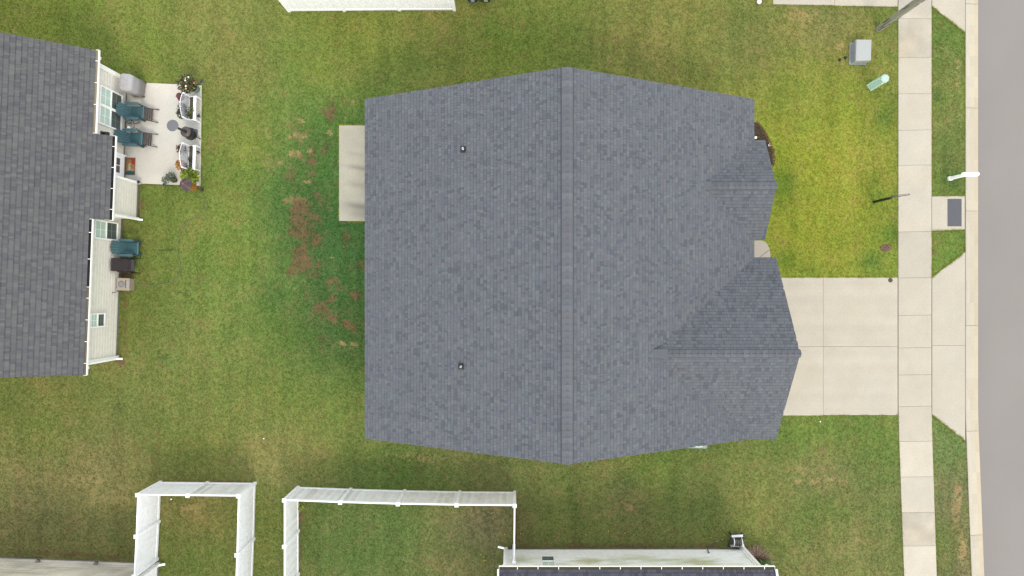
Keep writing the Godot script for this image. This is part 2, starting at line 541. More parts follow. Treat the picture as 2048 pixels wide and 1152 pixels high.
func lawn_at(px: float, py: float) -> Color:
	var x := clampi(int((px - LX0) / LSPAN * LW), 0, LW - 1)
	var y := clampi(int((py - LY0) / LSPAN * LW), 0, LH - 1)
	var i := (y * LW + x) * 3
	return Color(lut_lin[lawn_bytes[i]], lut_lin[lawn_bytes[i + 1]], lut_lin[lawn_bytes[i + 2]])

func build_grass() -> void:
	var tuft := MB.new()
	tuft.col = Color.WHITE
	for k in 8:
		var a := TAU * k / 8.0 + rng.randf_range(-0.3, 0.3)
		var l := rng.randf_range(0.7, 1.1)
		var d := Vector3(cos(a) * l, rng.randf_range(0.35, 0.8), sin(a) * l)
		var s := Vector3(-sin(a), 0, cos(a)) * 0.11
		tuft.tri(s, -s, d)
	var m := mat(0.9)
	m.specular_mode = BaseMaterial3D.SPECULAR_DISABLED
	var buf := PackedFloat32Array()
	var count := 0
	buf.resize(290000 * 16)
	var hems := [[1796, 16, 1796, 555, 0.0], [1796, 831, 1796, 1170, 1.0], [1863, 66, 1863, 392, 0.0], [1863, 461, 1863, 553, 0.0], [1863, 832, 1863, 1170, 0.9], [1930, 66, 1930, 392, 0.0], [1930, 461, 1930, 503, 0.0], [1931, 883, 1931, 1170, 1.0], [1563, 555, 1795, 555, 0.0], [1566, 831, 1795, 830, 0.0], [1863, 829, 1930, 881, 0.0], [1863, 555, 1930, 504, 0.0], [1863, 14, 1930, 66, 0.0], [1864, 392, 1929, 392, 0.0], [1864, 461, 1929, 460, 0.0], [290, 166, 404, 172, 0.0], [404, 172, 402, 372, 0.0], [280, 367, 402, 371, 0.0], [678, 251, 729, 251, 0.0], [678, 251, 678, 442, 0.0], [678, 443, 729, 443, 0.0], [1548, 11, 1794, 14, 0.0]]
	for k in 420000:
		var px := rng.randf_range(-155, 1975)
		var py := rng.randf_range(-85, 1238)
		var hem := k < 9000
		if count >= 290000: break
		if hem:
			var e: Array = hems[k % hems.size()]
			var t := rng.randf()
			px = lerpf(e[0], e[2], t) + rng.randfn() * 1.1
			py = lerpf(e[1], e[3], t) + rng.randfn() * 1.1
			px += maxf(0.0, py - 830.0) * 0.037 * e[4]
			if soft.get_noise_2d(px * 0.09, py * 0.09) < -0.1: continue
		elif on_hard(px + rng.randf_range(-2.4, 2.4) * rng.randf(), py + rng.randf_range(-1.5, 1.5) * rng.randf()): continue
		var q := lawn_at(px, py)
		if hem: q = ap(136, 148, 66) * rng.randf_range(0.9, 1.4)
		if q.r > q.g * 1.12 and rng.randf() < 0.8: continue
		var f := rng.randf_range(0.86, 1.3)
		var size := rng.randf_range(0.035, 0.062) * (0.9 if hem else 1.0)
		var p := site(px, py)
		var a := rng.randf() * TAU
		var ca := cos(a) * size
		var sa := sin(a) * size
		var i := count * 16
		buf[i] = ca; buf[i + 2] = sa; buf[i + 3] = p.x
		buf[i + 5] = size; buf[i + 7] = 0.01 if hem else -0.002
		buf[i + 8] = -sa; buf[i + 10] = ca; buf[i + 11] = p.z
		buf[i + 12] = q.r * f; buf[i + 13] = q.g * f; buf[i + 14] = q.b * f; buf[i + 15] = 1.0
		count += 1
	buf.resize(count * 16)
	var mm := MultiMesh.new()
	mm.transform_format = MultiMesh.TRANSFORM_3D
	mm.use_colors = true
	mm.mesh = tuft.mesh(m)
	mm.instance_count = count
	mm.buffer = buf
	var o := MultiMeshInstance3D.new()
	o.name = "grass"
	o.multimesh = mm
	add_child(o, true)
	tag(o, "short mown grass tufts growing all over the lawns", "grass", "", "stuff")


# ---------------------------------------------------------------- concrete and road

# one cast slab: four plan corners (clockwise in the plan from the upper left), top at y1
func slab(parent: Node, called: String, cs: Array, y1: float, base: Color, stain := 0.05, streak = null, gap := 0.011) -> MeshInstance3D:
	var mb := MB.new()
	var p := []
	var mid := Vector3.ZERO
	for q in cs:
		p.append(site(q[0], q[1]))
		mid += p[-1] / 4.0
	for i in 4:
		var d: Vector3 = p[i] - mid
		p[i] -= Vector3(signf(d.x), 0, signf(d.z)) * gap * 0.5
	var nu := clampi(int(p[0].distance_to(p[1]) / 0.16), 2, 60)
	var nv := clampi(int(p[0].distance_to(p[3]) / (0.045 if streak != null else 0.16)), 2, 110)
	var shift := rng.randf_range(-50, 50)
	var tone := 1.0 + rng.randf_range(-0.5, 0.5) * stain
	var grid := []
	var tint := []
	for iv in nv + 1:
		for iu in nu + 1:
			var u := float(iu) / nu
			var w := float(iv) / nv
			var q: Vector3 = p[0].lerp(p[1], u).lerp(p[3].lerp(p[2], u), w)
			q.y = y1 - (0.006 if iu == 0 or iv == 0 or iu == nu or iv == nv else 0.0)
			grid.append(q)
			var s := soft.get_noise_2d(q.x * 1.5 + shift, q.z * 1.5) + 0.6 * soft.get_noise_2d(q.x * 5.0, q.z * 5.0 + shift)
			var f := tone * (1.0 + s * stain * 2.0)
			if streak != null:
				f *= streak.call(u, w)
			var warm := soft.get_noise_2d(q.x * 0.8 - 90.0, q.z * 0.8 + shift) * stain * 0.6
			tint.append(Color(base.r * f * (1.0 + warm), base.g * f, base.b * f * (1.0 - 1.4 * warm)))
	for iv in nv:
		for iu in nu:
			var i := iv * (nu + 1) + iu
			mb.quadc(grid[i + nu + 1], grid[i + nu + 2], grid[i + 1], grid[i], tint[i + nu + 1], tint[i + nu + 2], tint[i + 1], tint[i])
	mb.col = base * 0.9
	for i in 4:
		var a: Vector3 = p[i]
		var b: Vector3 = p[(i + 1) % 4]
		var t := Vector3(0, y1 - 0.006, 0)
		mb.quad(b + Vector3(0, -0.1, 0), a + Vector3(0, -0.1, 0), a + t, b + t)
	return obj(called, mb, M.concrete, parent)

func build_street() -> void:
	var pale := ap(228, 218, 198)
	var walk := setting("sidewalk", "pale concrete sidewalk of jointed slabs running along the street")
	var cuts := [-60, 37, 115, 187, 260, 330, 463, 555, 630, 695, 749, 812, 882, 953, 1024, 1091, 1200]
	var tones := [0.93, 0.92, 0.99, 1.0, 1.02, 0.99, 0.9, 0.95, 0.95, 0.95, 0.96, 0.95, 1.05, 1.02, 0.92, 1.1]
	for i in cuts.size() - 1:
		var a: float = cuts[i]
		var b: float = cuts[i + 1]
		var sa := maxf(0.0, a - 830.0) * 0.036
		var sb := maxf(0.0, b - 830.0) * 0.036
		var old: bool = i == 0 or i == 1 or i == 14
		slab(walk, "slab", [[1796 + sa, a + 1], [1862.5 + sa * 0.9, a], [1862.5 + sb * 0.9, b], [1796 + sb, b + 1]], 0.035, pale * tones[i], 0.1 if old else 0.035)
	var pad := setting("kerb_ramp", "short concrete walk from the sidewalk to the kerb beside the mailbox")
	slab(pad, "slab", [[1863, 393], [1929, 392], [1929, 459], [1863, 462]], 0.035, pale * 1.0, 0.03)
	var apron := setting("driveway_apron", "flared concrete apron between sidewalk and kerb in front of the driveway")
	slab(apron, "slab", [[1863.5, 555], [1930, 504], [1930, 691], [1863.5, 691]], 0.03, pale * 0.97, 0.03)
	slab(apron, "slab", [[1863.5, 691], [1930, 691], [1930, 881], [1863.5, 829]], 0.03, pale * 0.96, 0.03)
	var drive := setting("driveway", "wide pale concrete driveway of jointed slabs before the garage")
	for r in [[1420, 555, 1646, 693], [1646, 555, 1795, 693], [1420, 693, 1646, 831], [1646, 693, 1795, 830]]:
		slab(drive, "slab", [[r[0], r[1]], [r[2], r[1]], [r[2], r[3]], [r[0], r[3]]], 0.03, pale * 0.96, 0.03, func(_u, w): return 1.0 - 0.03 * sin(w * 23.0) * sin(w * 7.0))
	var drive2 := setting("driveway", "neighbour's concrete driveway at the top edge beside the utility pole")
	for r in [[1546, -120, 1669, 11], [1669, -120, 1795, 14]]:
		slab(drive2, "slab", [[r[0], r[1]], [r[2], r[1]], [r[2], r[3]], [r[0], r[3] - 2]], 0.03, pale * 0.98, 0.03)
	var apron2 := setting("driveway_apron", "flared concrete apron at the top edge beside the utility pole")
	slab(apron2, "slab", [[1863.5, -120], [1930, -120], [1930, 66], [1863.5, 13]], 0.03, pale * 0.97, 0.04)

	var kerb := setting("kerb", "low rolled concrete kerb between the grass strip and the road")
	var ys := [-90, 8, 216, 422, 651, 862, 1070, 1200]
	for i in ys.size() - 1:
		var mb := MB.new()
		var f := rng.randf_range(0.96, 1.04)
		var prof := [[0.0, -0.12], [0.0, 0.035], [0.06, 0.045], [0.18, 0.035], [0.42, -0.012], [0.60, -0.02], [0.60, -0.12]]
		var steps := 10
		for k in steps:
			var ya := lerpf(ys[i], ys[i + 1], float(k) / steps) + (0.3 if k == 0 else 0.0)
			var yb := lerpf(ys[i], ys[i + 1], float(k + 1) / steps) - (0.3 if k == steps - 1 else 0.0)
			var oa := site(1930.5 + maxf(0.0, ya - 830.0) * 0.038, ya)
			var ob := site(1930.5 + maxf(0.0, yb - 830.0) * 0.038, yb)
			for q in prof.size() - 1:
				var s := 1.0 + 0.1 * soft.get_noise_2d(oa.z * 3.0, q * 9.0)
				var w: Color = pale * f * s
				if q == 4: w = Color(w.r * 1.02, w.g * 0.97, w.b * 0.88)
				if q == 3: w = Color(w.r * 1.0, w.g * 0.98, w.b * 0.93)
				mb.col = w
				mb.quad(ob + Vector3(prof[q][0], prof[q][1], 0), ob + Vector3(prof[q + 1][0], prof[q + 1][1], 0), oa + Vector3(prof[q + 1][0], prof[q + 1][1], 0), oa + Vector3(prof[q][0], prof[q][1], 0))
		obj("kerb_section", mb, M.concrete, kerb)

	var road := MB.new()
	var rgrid := 40
	var tar := ap(181, 174, 168)
	for k in rgrid:
		for j in 10:
			var cs := []
			var tint := []
			for e in [[0, 1], [1, 1], [1, 0], [0, 0]]:
				var py: float = lerpf(-120, 1230, float(k + e[1]) / rgrid)
				var px: float = 1956.0 + maxf(0.0, py - 830.0) * 0.038 + (j + e[0]) * 34.0
				var q := site(px, py)
				q.y = -0.03
				cs.append(q)
				var s := 1.0 + 0.06 * soft.get_noise_2d(q.x * 0.9, q.z * 0.5) - 0.05 * exp(-(px - 1956.0 - maxf(0.0, py - 830.0) * 0.038) / 20.0)
				tint.append(tar * s)
			road.quadc(cs[0], cs[1], cs[2], cs[3], tint[0], tint[1], tint[2], tint[3])
	road.col = tar
	var e0 := site(1956 + 340, -120).x
	road.box(Vector3(e0 - 3.9, -0.1, -229.3), Vector3(7.7, 0.14, 427))
	road.box(Vector3(e0 - 3.9, -0.1, 228.3), Vector3(7.7, 0.14, 427))
	tag(obj("road", road, M.asphalt), "smooth grey-mauve asphalt road along the right edge", "", "", "structure")

	var rear := setting("rear_patio", "bare concrete patio slab with grey stains behind the large house")
	var stains := func(u: float, w: float) -> float:
		var s := 0.0
		for e in [[0.42, 0.022, 0.34], [0.60, 0.03, 0.18], [0.82, 0.035, 0.42], [0.28, 0.02, 0.12], [0.90, 0.05, 0.26]]:
			var bend: float = e[0] + 0.035 * sin((u - 0.15) * 3.0)
			s += e[2] * exp(-pow((w - bend) / e[1], 2.0)) * clampf((u - 0.02) * 3.0, 0.0, 1.0)
		return 1.0 - minf(s, 0.55)
	slab(rear, "slab", [[678.5, 251], [776, 251], [776, 443.5], [678.5, 442]], 0.05, ap(216, 210, 190), 0.06, stains)

	var porch := setting("porch", "small rounded concrete porch slab tucked between the front gables")
	var pm := MB.new()
	pm.col = ap(206, 196, 180)
	var c0 := site(1470, 480)
	var poly := [site(1440, 515), site(1540, 515), site(1540, 512)]
	for k in 9:
		var a := PI * 0.5 * k / 8.0
		poly.append(site(1522 + 18.0 * cos(a), 512 - 31.0 * sin(a)))
	poly.append(site(1440, 481))
	pm.prism(poly, -0.1, 0.06)
	obj("slab", pm, M.concrete, porch)
	var pj := MB.new()
	pj.col = ap(120, 110, 98)
	pj.bar(site(1519, 514) + Vector3(0, 0.061, 0), site(1537, 500) + Vector3(0, 0.061, 0), 0.02, 0.005)
	obj("joint", pj, M.concrete, porch)

	var patio := setting("garden_patio", "cream concrete patio beside the left house with chairs and planters")
	slab(patio, "slab", [[247, 164], [404.5, 171], [402, 372], [240, 366]], 0.05, ap(255, 249, 236), 0.04)


# ---------------------------------------------------------------- roofs and walls

var wedge := {}

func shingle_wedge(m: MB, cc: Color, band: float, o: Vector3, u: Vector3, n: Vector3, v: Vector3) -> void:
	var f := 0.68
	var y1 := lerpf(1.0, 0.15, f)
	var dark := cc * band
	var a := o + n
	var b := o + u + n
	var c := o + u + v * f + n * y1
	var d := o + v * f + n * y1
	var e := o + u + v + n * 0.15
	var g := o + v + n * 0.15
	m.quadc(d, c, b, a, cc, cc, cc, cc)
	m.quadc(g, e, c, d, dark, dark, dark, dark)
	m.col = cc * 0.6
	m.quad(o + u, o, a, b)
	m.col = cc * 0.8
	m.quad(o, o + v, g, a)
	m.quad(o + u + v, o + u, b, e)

# lays courses of laminated shingles on one roof plane between the eave corners a and b
func lay_face(recs: Array, deck: MB, a: Vector3, b: Vector3, v: Vector3, long: float, tones: Array, hide = null, step := 0.143, cut := 0.85, inner := 0.0, line := 1.0) -> void:
	v = v.normalized()
	var u := (b - a).normalized()
	var n := u.cross(v)
	if n.y < 0.0: n = -n
	u = n.cross(v)
	var o := a if u.dot(b - a) > 0.0 else b
	var wide := a.distance_to(b)
	deck.col = rc(225, 225, 222)
	# the slab under the courses; inner holds its eave back where the face dies into another roof
	var e0 := o + u * (inner if o == a else 0.015) + v * 0.01
	var e1 := o + u * (wide - (0.015 if o == a else (inner if inner > 0.0 else 0.015))) + v * 0.01
	var t0 := o + u * 0.015 + v * long
	var t1 := o + u * (wide - 0.015) + v * long
	var lo := n * -0.145
	var hi := n * -0.002
	deck.quad(t0 + lo, t1 + lo, e1 + lo, e0 + lo)
	deck.quad(e1 + lo, e1 + hi, e0 + hi, e0 + lo)
	deck.quad(e0 + lo, e0 + hi, t0 + hi, t0 + lo)
	deck.quad(t1 + lo, t1 + hi, e1 + hi, e1 + lo)
	deck.col = rc(88, 90, 98)
	deck.quad(t0 + hi, t1 + hi, e1 + hi, e0 + hi)
	var rows := int(ceil(long / step))
	for r in rows:
		var v0 := r * step
		var v1 := minf(v0 + step + 0.03, long)
		var x := -rng.randf_range(0.0, 0.3)
		while x < wide:
			var w := step * cut * (rng.randf_range(0.5, 1.1) if rng.randf() < 0.75 else rng.randf_range(1.1, 2.0))
			var u0 := maxf(x, 0.0)
			var u1 := minf(x + w - 0.004, wide)
			x += w
			if u1 - u0 < 0.02: continue
			var q := o + u * u0 + v * v0
			var mid := q + u * (u1 - u0) * 0.5 + v * (step * 0.5)
			if hide != null and hide.call(mid): continue
			var t := 0.009 if rng.randf() < 0.45 else 0.017
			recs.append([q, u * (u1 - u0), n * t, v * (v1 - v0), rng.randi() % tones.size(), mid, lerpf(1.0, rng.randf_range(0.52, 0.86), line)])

func finish_roof(roof: Node, recs: Array, tones: Array, world: Transform3D) -> void:
	var rank := []
	for i in recs.size():
		var p: Vector3 = world * (recs[i][5] as Vector3)
		var s := UNIT / (HIGH - p.y)
		var outside := absf(p.x) * s > 1022.0 or absf(p.z) * s > 574.0
		var area: float = (recs[i][1] as Vector3).length() * (recs[i][3] as Vector3).length() * s * s
		rank.append([0.0 if outside else area, i])
	rank.sort_custom(func(p, q): return p[0] > q[0])
	var mats := []
	for t in tones:
		var m: StandardMaterial3D = M.shingle.duplicate()
		m.albedo_color = Color(t.r, t.g, t.b).linear_to_srgb()
		mats.append(m)
	if not wedge.has(0):
		for k in 3:
			var wm := MB.new()
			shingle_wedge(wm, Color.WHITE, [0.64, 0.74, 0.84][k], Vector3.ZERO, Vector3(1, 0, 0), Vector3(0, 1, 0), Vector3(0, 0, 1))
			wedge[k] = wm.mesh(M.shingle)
	var rest := MB.new()
	for k in rank.size():
		var e: Array = recs[rank[k][1]]
		if k < 300 and rank[k][0] > 0.0:
			var o := MeshInstance3D.new()
			o.mesh = wedge[k % 3]
			o.material_override = mats[e[4]]
			o.transform = Transform3D(Basis(e[1], e[2], e[3]), e[0])
			o.name = numbered("shingle", roof)
			roof.add_child(o, true)
		else:
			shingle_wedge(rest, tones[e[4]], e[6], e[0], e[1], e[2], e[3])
	var field := obj("shingles", rest, M.shingle, roof)
	field.set_meta("kind", "stuff")

# folded cap shingles from a to b along a ridge; va and vb run down either side
func ridge_caps(roof: Node, a: Vector3, b: Vector3, va: Vector3, vb: Vector3, half: float, lift: float, tones: Array, piece := 0.23) -> void:
	var d := (b - a).normalized()
	var count := int(a.distance_to(b) / piece)
	va = va.normalized()
	vb = vb.normalized()
	if va.cross(d).y < 0.0:
		var s := va
		va = vb
		vb = s
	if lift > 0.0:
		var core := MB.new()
		core.col = ap(74, 75, 82)  # vent slab, dark and wider than the caps to paint shadow lines beside them
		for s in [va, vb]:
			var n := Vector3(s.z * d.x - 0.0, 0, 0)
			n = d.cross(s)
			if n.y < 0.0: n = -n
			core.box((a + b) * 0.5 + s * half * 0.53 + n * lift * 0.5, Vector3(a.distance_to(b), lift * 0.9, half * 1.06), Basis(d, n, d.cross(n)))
		obj("vent_and_shade_strip", core, M.paint, roof)
	for k in count:
		var p := a.lerp(b, float(k) / count)
		var q := a.lerp(b, float(k + 1) / count) + d * 0.02
		var m := MB.new()
		var t: Color = vary(tones[rng.randi() % tones.size()], 0.05)
		m.col = t
		var hi := Vector3(0, lift + 0.016, 0)
		var lo := Vector3(0, lift + 0.006, 0)
		var pa := p + va * half
		var pb := p + vb * half
		var qa := q + va * half
		var qb := q + vb * half
		# two faces, rounded over the top by a narrow middle strip
		var ia := va * half * 0.22
		var ib := vb * half * 0.22
		var r0 := [pa, p + ia, p + ib, pb]
		var r1 := [qa, q + ia, q + ib, qb]
		for i in 3:
			m.quad(r0[i] + hi, r0[i + 1] + hi, r1[i + 1] + lo, r1[i] + lo)
		m.col = t * 0.35  # cap edges darkened to strengthen the painted shade line
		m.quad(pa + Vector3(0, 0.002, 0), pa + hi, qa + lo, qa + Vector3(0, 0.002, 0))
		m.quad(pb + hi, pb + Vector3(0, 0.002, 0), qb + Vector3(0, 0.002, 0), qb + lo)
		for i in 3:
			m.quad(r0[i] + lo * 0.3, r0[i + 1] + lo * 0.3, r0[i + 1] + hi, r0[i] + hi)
		obj("ridge_shingle", m, M.shingle, roof)

# a wall of lapped siding from a to b (walking with the outside on the right hand)
func side_wall(house: Node, a: Vector3, b: Vector3, high: float, tint: Color, dirt = null, lap := 0.19, foot := 0.16) -> void:
	var d := (b - a).normalized()
	var out := d.cross(Vector3.UP)
	var span := a.distance_to(b)
	var core := MB.new()
	core.col = tint * 0.8
	core.box((a + b) * 0.5 + Vector3(0, high * 0.5, 0) - out * 0.075, Vector3(span, high, 0.13), Basis(d, Vector3.UP, out))
	core.col = ap(150, 146, 138)
	core.box((a + b) * 0.5 + Vector3(0, foot * 0.5, 0) - out * 0.02, Vector3(span - 0.01, foot, 0.05), Basis(d, Vector3.UP, out))
	var wall := obj("wall", core, M.paint, house)
	var segs := maxi(1, int(span / 0.35))
	var y := foot
	while y < high - 0.03:
		var top := minf(y + lap + 0.01, high)
		var m := MB.new()
		var tone := 1.0 + rng.randf_range(-0.015, 0.015)
		for k in segs:
			var cs := []
			for e in [[0, y], [1, y], [1, top], [0, top]]:
				var s := float(k + e[0]) / segs
				var f: Color = Color(1, 1, 1)
				if dirt != null: f = dirt.call(s * span, e[1])
				cs.append(Color(tint.r * f.r * tone, tint.g * f.g * tone, tint.b * f.b * tone))
			var p := a + d * span * k / segs
			var q := a + d * span * (k + 1) / segs
			var belly := Vector3(0, lerpf(y, top, 0.62), 0)
			m.quadc(p + out * 0.018 + Vector3(0, y, 0), q + out * 0.018 + Vector3(0, y, 0), q + out * 0.018 + belly, p + out * 0.018 + belly, cs[0], cs[1], cs[2], cs[3])
			m.quadc(p + out * 0.018 + belly, q + out * 0.018 + belly, q + out * 0.002 + Vector3(0, top, 0), p + out * 0.002 + Vector3(0, top, 0), cs[0], cs[1], cs[2], cs[3])
			m.quadc(q + out * 0.018 + Vector3(0, y, 0), p + out * 0.018 + Vector3(0, y, 0), p + Vector3(0, y, 0), q + Vector3(0, y, 0), cs[1] * 0.8, cs[0] * 0.8, cs[0] * 0.8, cs[1] * 0.8)
		obj("siding_board", m, M.vinyl, wall)
		y += lap

func facing(at: Vector3, along: Vector3, out: Vector3) -> Transform3D:
	return Transform3D(Basis(along, Vector3.UP, out), at)

# sash windows side by side; at stands at the bottom middle on the wall face
func window(house: Node, at: Transform3D, wide: float, high: float, units := 1) -> void:
	var f := MB.new()
	f.xf = at
	f.col = rc(236, 236, 232)
	var r := 0.06
	var z := 0.055
	f.box(Vector3(0, r * 0.5, z * 0.5), Vector3(wide, r, 0.11))
	f.box(Vector3(0, high - r * 0.5, z * 0.5), Vector3(wide, r, 0.11))
	for s in [-1, 1]:
		f.box(Vector3(s * (wide - r) * 0.5, high * 0.5, z * 0.5), Vector3(r, high - r * 2.0, 0.107))
	var each := wide / units
	for k in units - 1:
		f.box(Vector3(-wide * 0.5 + each * (k + 1), high * 0.5, z * 0.5), Vector3(0.11, high - r * 2.0, 0.104))
	for k in units:
		f.box(Vector3(-wide * 0.5 + each * (k + 0.5), high * 0.5, z * 0.5), Vector3(each - r, 0.045, 0.098))
	var w := obj("window", f, M.satin, house)
	for k in units:
		var cx := -wide * 0.5 + each * (k + 0.5)
		for low in 2:
			var ph := high * 0.5 - r - 0.02
			var cy := r + ph * 0.5 if low == 1 else high - r - ph * 0.5
			var g := MB.new()
			g.xf = at
			g.col = rc(74, 84, 80) if low == 1 else rc(176, 196, 184)  # pale upper pane: sky reflection and blinds put into its colour
			g.box(Vector3(cx, cy, 0.034), Vector3(each - r * 1.6, ph + 0.02, 0.012))
			obj("pane", g, M.screen if low == 1 else M.pane, w)
			var q := MB.new()
			q.xf = at
			q.col = rc(120, 130, 122) if low == 1 else rc(232, 234, 230)
			q.box(Vector3(cx, cy, 0.043), Vector3(0.016, ph, 0.012))
			q.box(Vector3(cx, cy, 0.044), Vector3(each - r * 1.8, 0.016, 0.012))
			obj("grille", q, M.satin, w)

func gutter(house: Node, a: Vector3, b: Vector3, out: Vector3, inside_col: Color, straps: float) -> void:
	var d := (b - a).normalized()
	var span := a.distance_to(b)
	var bas := Basis(d, Vector3.UP, d.cross(Vector3.UP))
	var m := MB.new()
	m.col = rc(238, 237, 230)
	var mid := (a + b) * 0.5
	m.box(mid + out * 0.124 + Vector3(0, -0.05, 0), Vector3(span, 0.10, 0.018), bas)
	m.box(mid + out * 0.064 + Vector3(0, -0.10, 0), Vector3(span - 0.004, 0.012, 0.115), bas)
	for s in [-1, 1]:
		m.box(mid + d * s * (span * 0.5 + 0.006) + out * 0.066 + Vector3(0, -0.05, 0), Vector3(0.012, 0.11, 0.13), bas)
	var g := obj("gutter", m, M.satin, house)
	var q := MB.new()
	q.col = inside_col
	q.box(mid + out * 0.006 + Vector3(0, -0.05, 0), Vector3(span, 0.10, 0.012), bas)  # gutter back wall, painted in the litter colour to shade the trough
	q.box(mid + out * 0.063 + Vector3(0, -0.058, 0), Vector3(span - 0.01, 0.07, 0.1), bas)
	obj("litter_and_back", q, M.soil, g)
	var count := int(span / straps)
	for k in count:
		var s := MB.new()
		s.col = rc(238, 237, 230)
		s.box(a + d * straps * (k + 0.5) + out * 0.06 + Vector3(0, 0.004, 0), Vector3(0.022, 0.006, 0.13), bas)
		obj("strap", s, M.satin, g)

func downspout(house: Node, pts: Array, r := 0.055) -> void:
	var m := MB.new()
	m.col = rc(240, 240, 236)
	m.tube(pts, r, 4, -1.0, null, PI / 4.0)
	obj("downspout", m, M.satin, house)

func tones_of(list: Array, spread := 0.62) -> Array:
	var o := []
	var mean := Vector3.ZERO
	for t in list:
		mean += Vector3(t[0], t[1], t[2]) / list.size()
	for t in list:
		o.append(ap(lerpf(mean.x, t[0], spread), lerpf(mean.y, t[1], spread), lerpf(mean.z, t[2], spread)))
	return o

func build_main_house() -> void:
	var h := thing("large_house", "large house in the middle under a blue-grey shingle roof with two front gables", "house")
	var tones := tones_of([[127, 132, 141], [121, 126, 134], [133, 138, 146], [125, 128, 138], [114, 119, 129], [138, 144, 150], [128, 131, 136], [107, 111, 122], [130, 130, 133], [124, 128, 137], [119, 125, 134], [136, 137, 142], [129, 135, 138], [100, 104, 113]])
	var x0 := -6.06
	var x1 := 9.98
	var xr := 1.95
	var he := 2.8
	var hr := 6.76
	var z0 := -7.79
	var z1 := 6.21
	var rise := hr - he
	var main_h := func(x: float) -> float: return he + (x1 - x) * rise / (x1 - xr)
	var gz := 2.48
	var gs := 3.74
	var gar_h := func(p: Vector3) -> float: return 5.1 - absf(p.z - gz) * 2.3 / gs if p.x < 10.88 and absf(p.z - gz) < gs else -1.0
	var sz := -4.04
	var ss := 2.04
	var sml_h := func(p: Vector3) -> float: return 3.97 - absf(p.z - sz) * 1.17 / ss if p.x < 10.43 and absf(p.z - sz) < ss else -1.0
	var hide_main := func(p: Vector3) -> bool: return gar_h.call(p) > p.y + 0.10 or sml_h.call(p) > p.y + 0.10
	var hide_gable := func(p: Vector3) -> bool: return main_h.call(p.x) > p.y + 0.10
	var deck := MB.new()
	var recs := []
	lay_face(recs, deck, Vector3(x0, he, z0), Vector3(x0, he, z1), Vector3(xr - x0, rise, 0), Vector2(xr - x0, rise).length(), tones)
	lay_face(recs, deck, Vector3(x1, he, z0), Vector3(x1, he, z1), Vector3(xr - x1, rise, 0), Vector2(xr - x1, rise).length(), tones, hide_main)
	for s in [-1.0, 1.0]:
		lay_face(recs, deck, Vector3(5.3, he, gz + s * gs), Vector3(10.88, he, gz + s * gs), Vector3(0, 2.3, -s * gs), Vector2(2.3, gs).length(), tones, hide_gable, 0.143, 0.85, 4.45)
		lay_face(recs, deck, Vector3(7.5, he, sz + s * ss), Vector3(10.43, he, sz + s * ss), Vector3(0, 1.17, -s * ss), Vector2(1.17, ss).length(), tones, hide_gable, 0.143, 0.85, 2.3)
	var roof := obj("roof", deck, M.paint, h)
	finish_roof(roof, recs, tones, Transform3D.IDENTITY)
	var caps := tones_of([[128, 131, 138], [120, 124, 131], [133, 136, 142], [124, 126, 132]])
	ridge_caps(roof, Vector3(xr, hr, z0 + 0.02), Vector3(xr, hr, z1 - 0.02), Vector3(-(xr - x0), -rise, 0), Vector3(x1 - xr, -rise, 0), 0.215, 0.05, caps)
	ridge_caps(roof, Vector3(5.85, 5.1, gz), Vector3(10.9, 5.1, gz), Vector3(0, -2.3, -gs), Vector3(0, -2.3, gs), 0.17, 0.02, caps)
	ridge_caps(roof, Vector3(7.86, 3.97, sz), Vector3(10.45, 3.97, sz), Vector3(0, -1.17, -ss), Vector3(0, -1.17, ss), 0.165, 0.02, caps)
	# the wide saddle pieces where the small ridges run into the main slope
	for e in [[5.3, 5.1, gz, 0.6], [7.55, 3.97, sz, 0.33]]:
		var m := MB.new()
		m.col = caps[1]
		var p := Vector3(e[0], e[1] + 0.012, e[2])
		m.box(p + Vector3(e[3] * 0.5 - 0.02, -0.012, 0), Vector3(e[3], 0.03, 0.34), Basis(Vector3(0, 0, 1), -0.0))
		obj("saddle_shingle", m, M.shingle, roof)
	# plumbing vents
	for e in [[926, 298], [922, 733]]:
		var xx: float = (e[0] - 1024.0) / 53.0
		var yy := he + (xx - x0) * rise / (xr - x0)
		var p := site(e[0], e[1], yy + 0.1)
		p.y = he + (p.x - x0) * rise / (xr - x0)
		var b := MB.new()
		b.col = ap(58, 58, 64)
		var nn := Vector3(-rise, xr - x0, 0).normalized()
		b.box(p + nn * 0.02, Vector3(0.24, 0.015, 0.24), Basis(nn.cross(Vector3(0, 0, 1)), nn, Vector3(0, 0, 1)))
		b.lathe(p, [[0.1, 0.0], [0.085, 0.08], [0.06, 0.12]], 12)
		var boot := obj("vent_boot", b, M.paint, roof)
		var q := MB.new()
		q.col = rc(238, 238, 234)
		q.lathe(p, [[0.04, 0.06], [0.04, 0.27], [0.028, 0.27], [0.028, 0.16]], 12)
		obj("vent_pipe", q, M.satin, roof)

	var tint := rc(232, 230, 224)
	var wl := -5.75
	var wr := 9.55
	var wt := -7.45
	var wb := 5.9
	side_wall(h, Vector3(wl, 0, wt), Vector3(wl, 0, wb), 2.9, tint)
	side_wall(h, Vector3(wl, 0, wb), Vector3(10.45, 0, wb), 2.85, tint)
	side_wall(h, Vector3(wr, 0, wt), Vector3(wl, 0, wt), 2.9, tint)
	side_wall(h, Vector3(wr, 0, -5.75), Vector3(wr, 0, wt), 2.95, tint)
	side_wall(h, Vector3(10.05, 0, -2.35), Vector3(10.05, 0, -5.75), 2.85, tint)
	side_wall(h, Vector3(10.05, 0, -5.75), Vector3(wr, 0, -5.75), 2.8, tint)
	side_wall(h, Vector3(8.3, 0, -2.35), Vector3(10.05, 0, -2.35), 2.8, tint)
	side_wall(h, Vector3(8.3, 0, -0.95), Vector3(8.3, 0, -2.35), 2.9, tint)
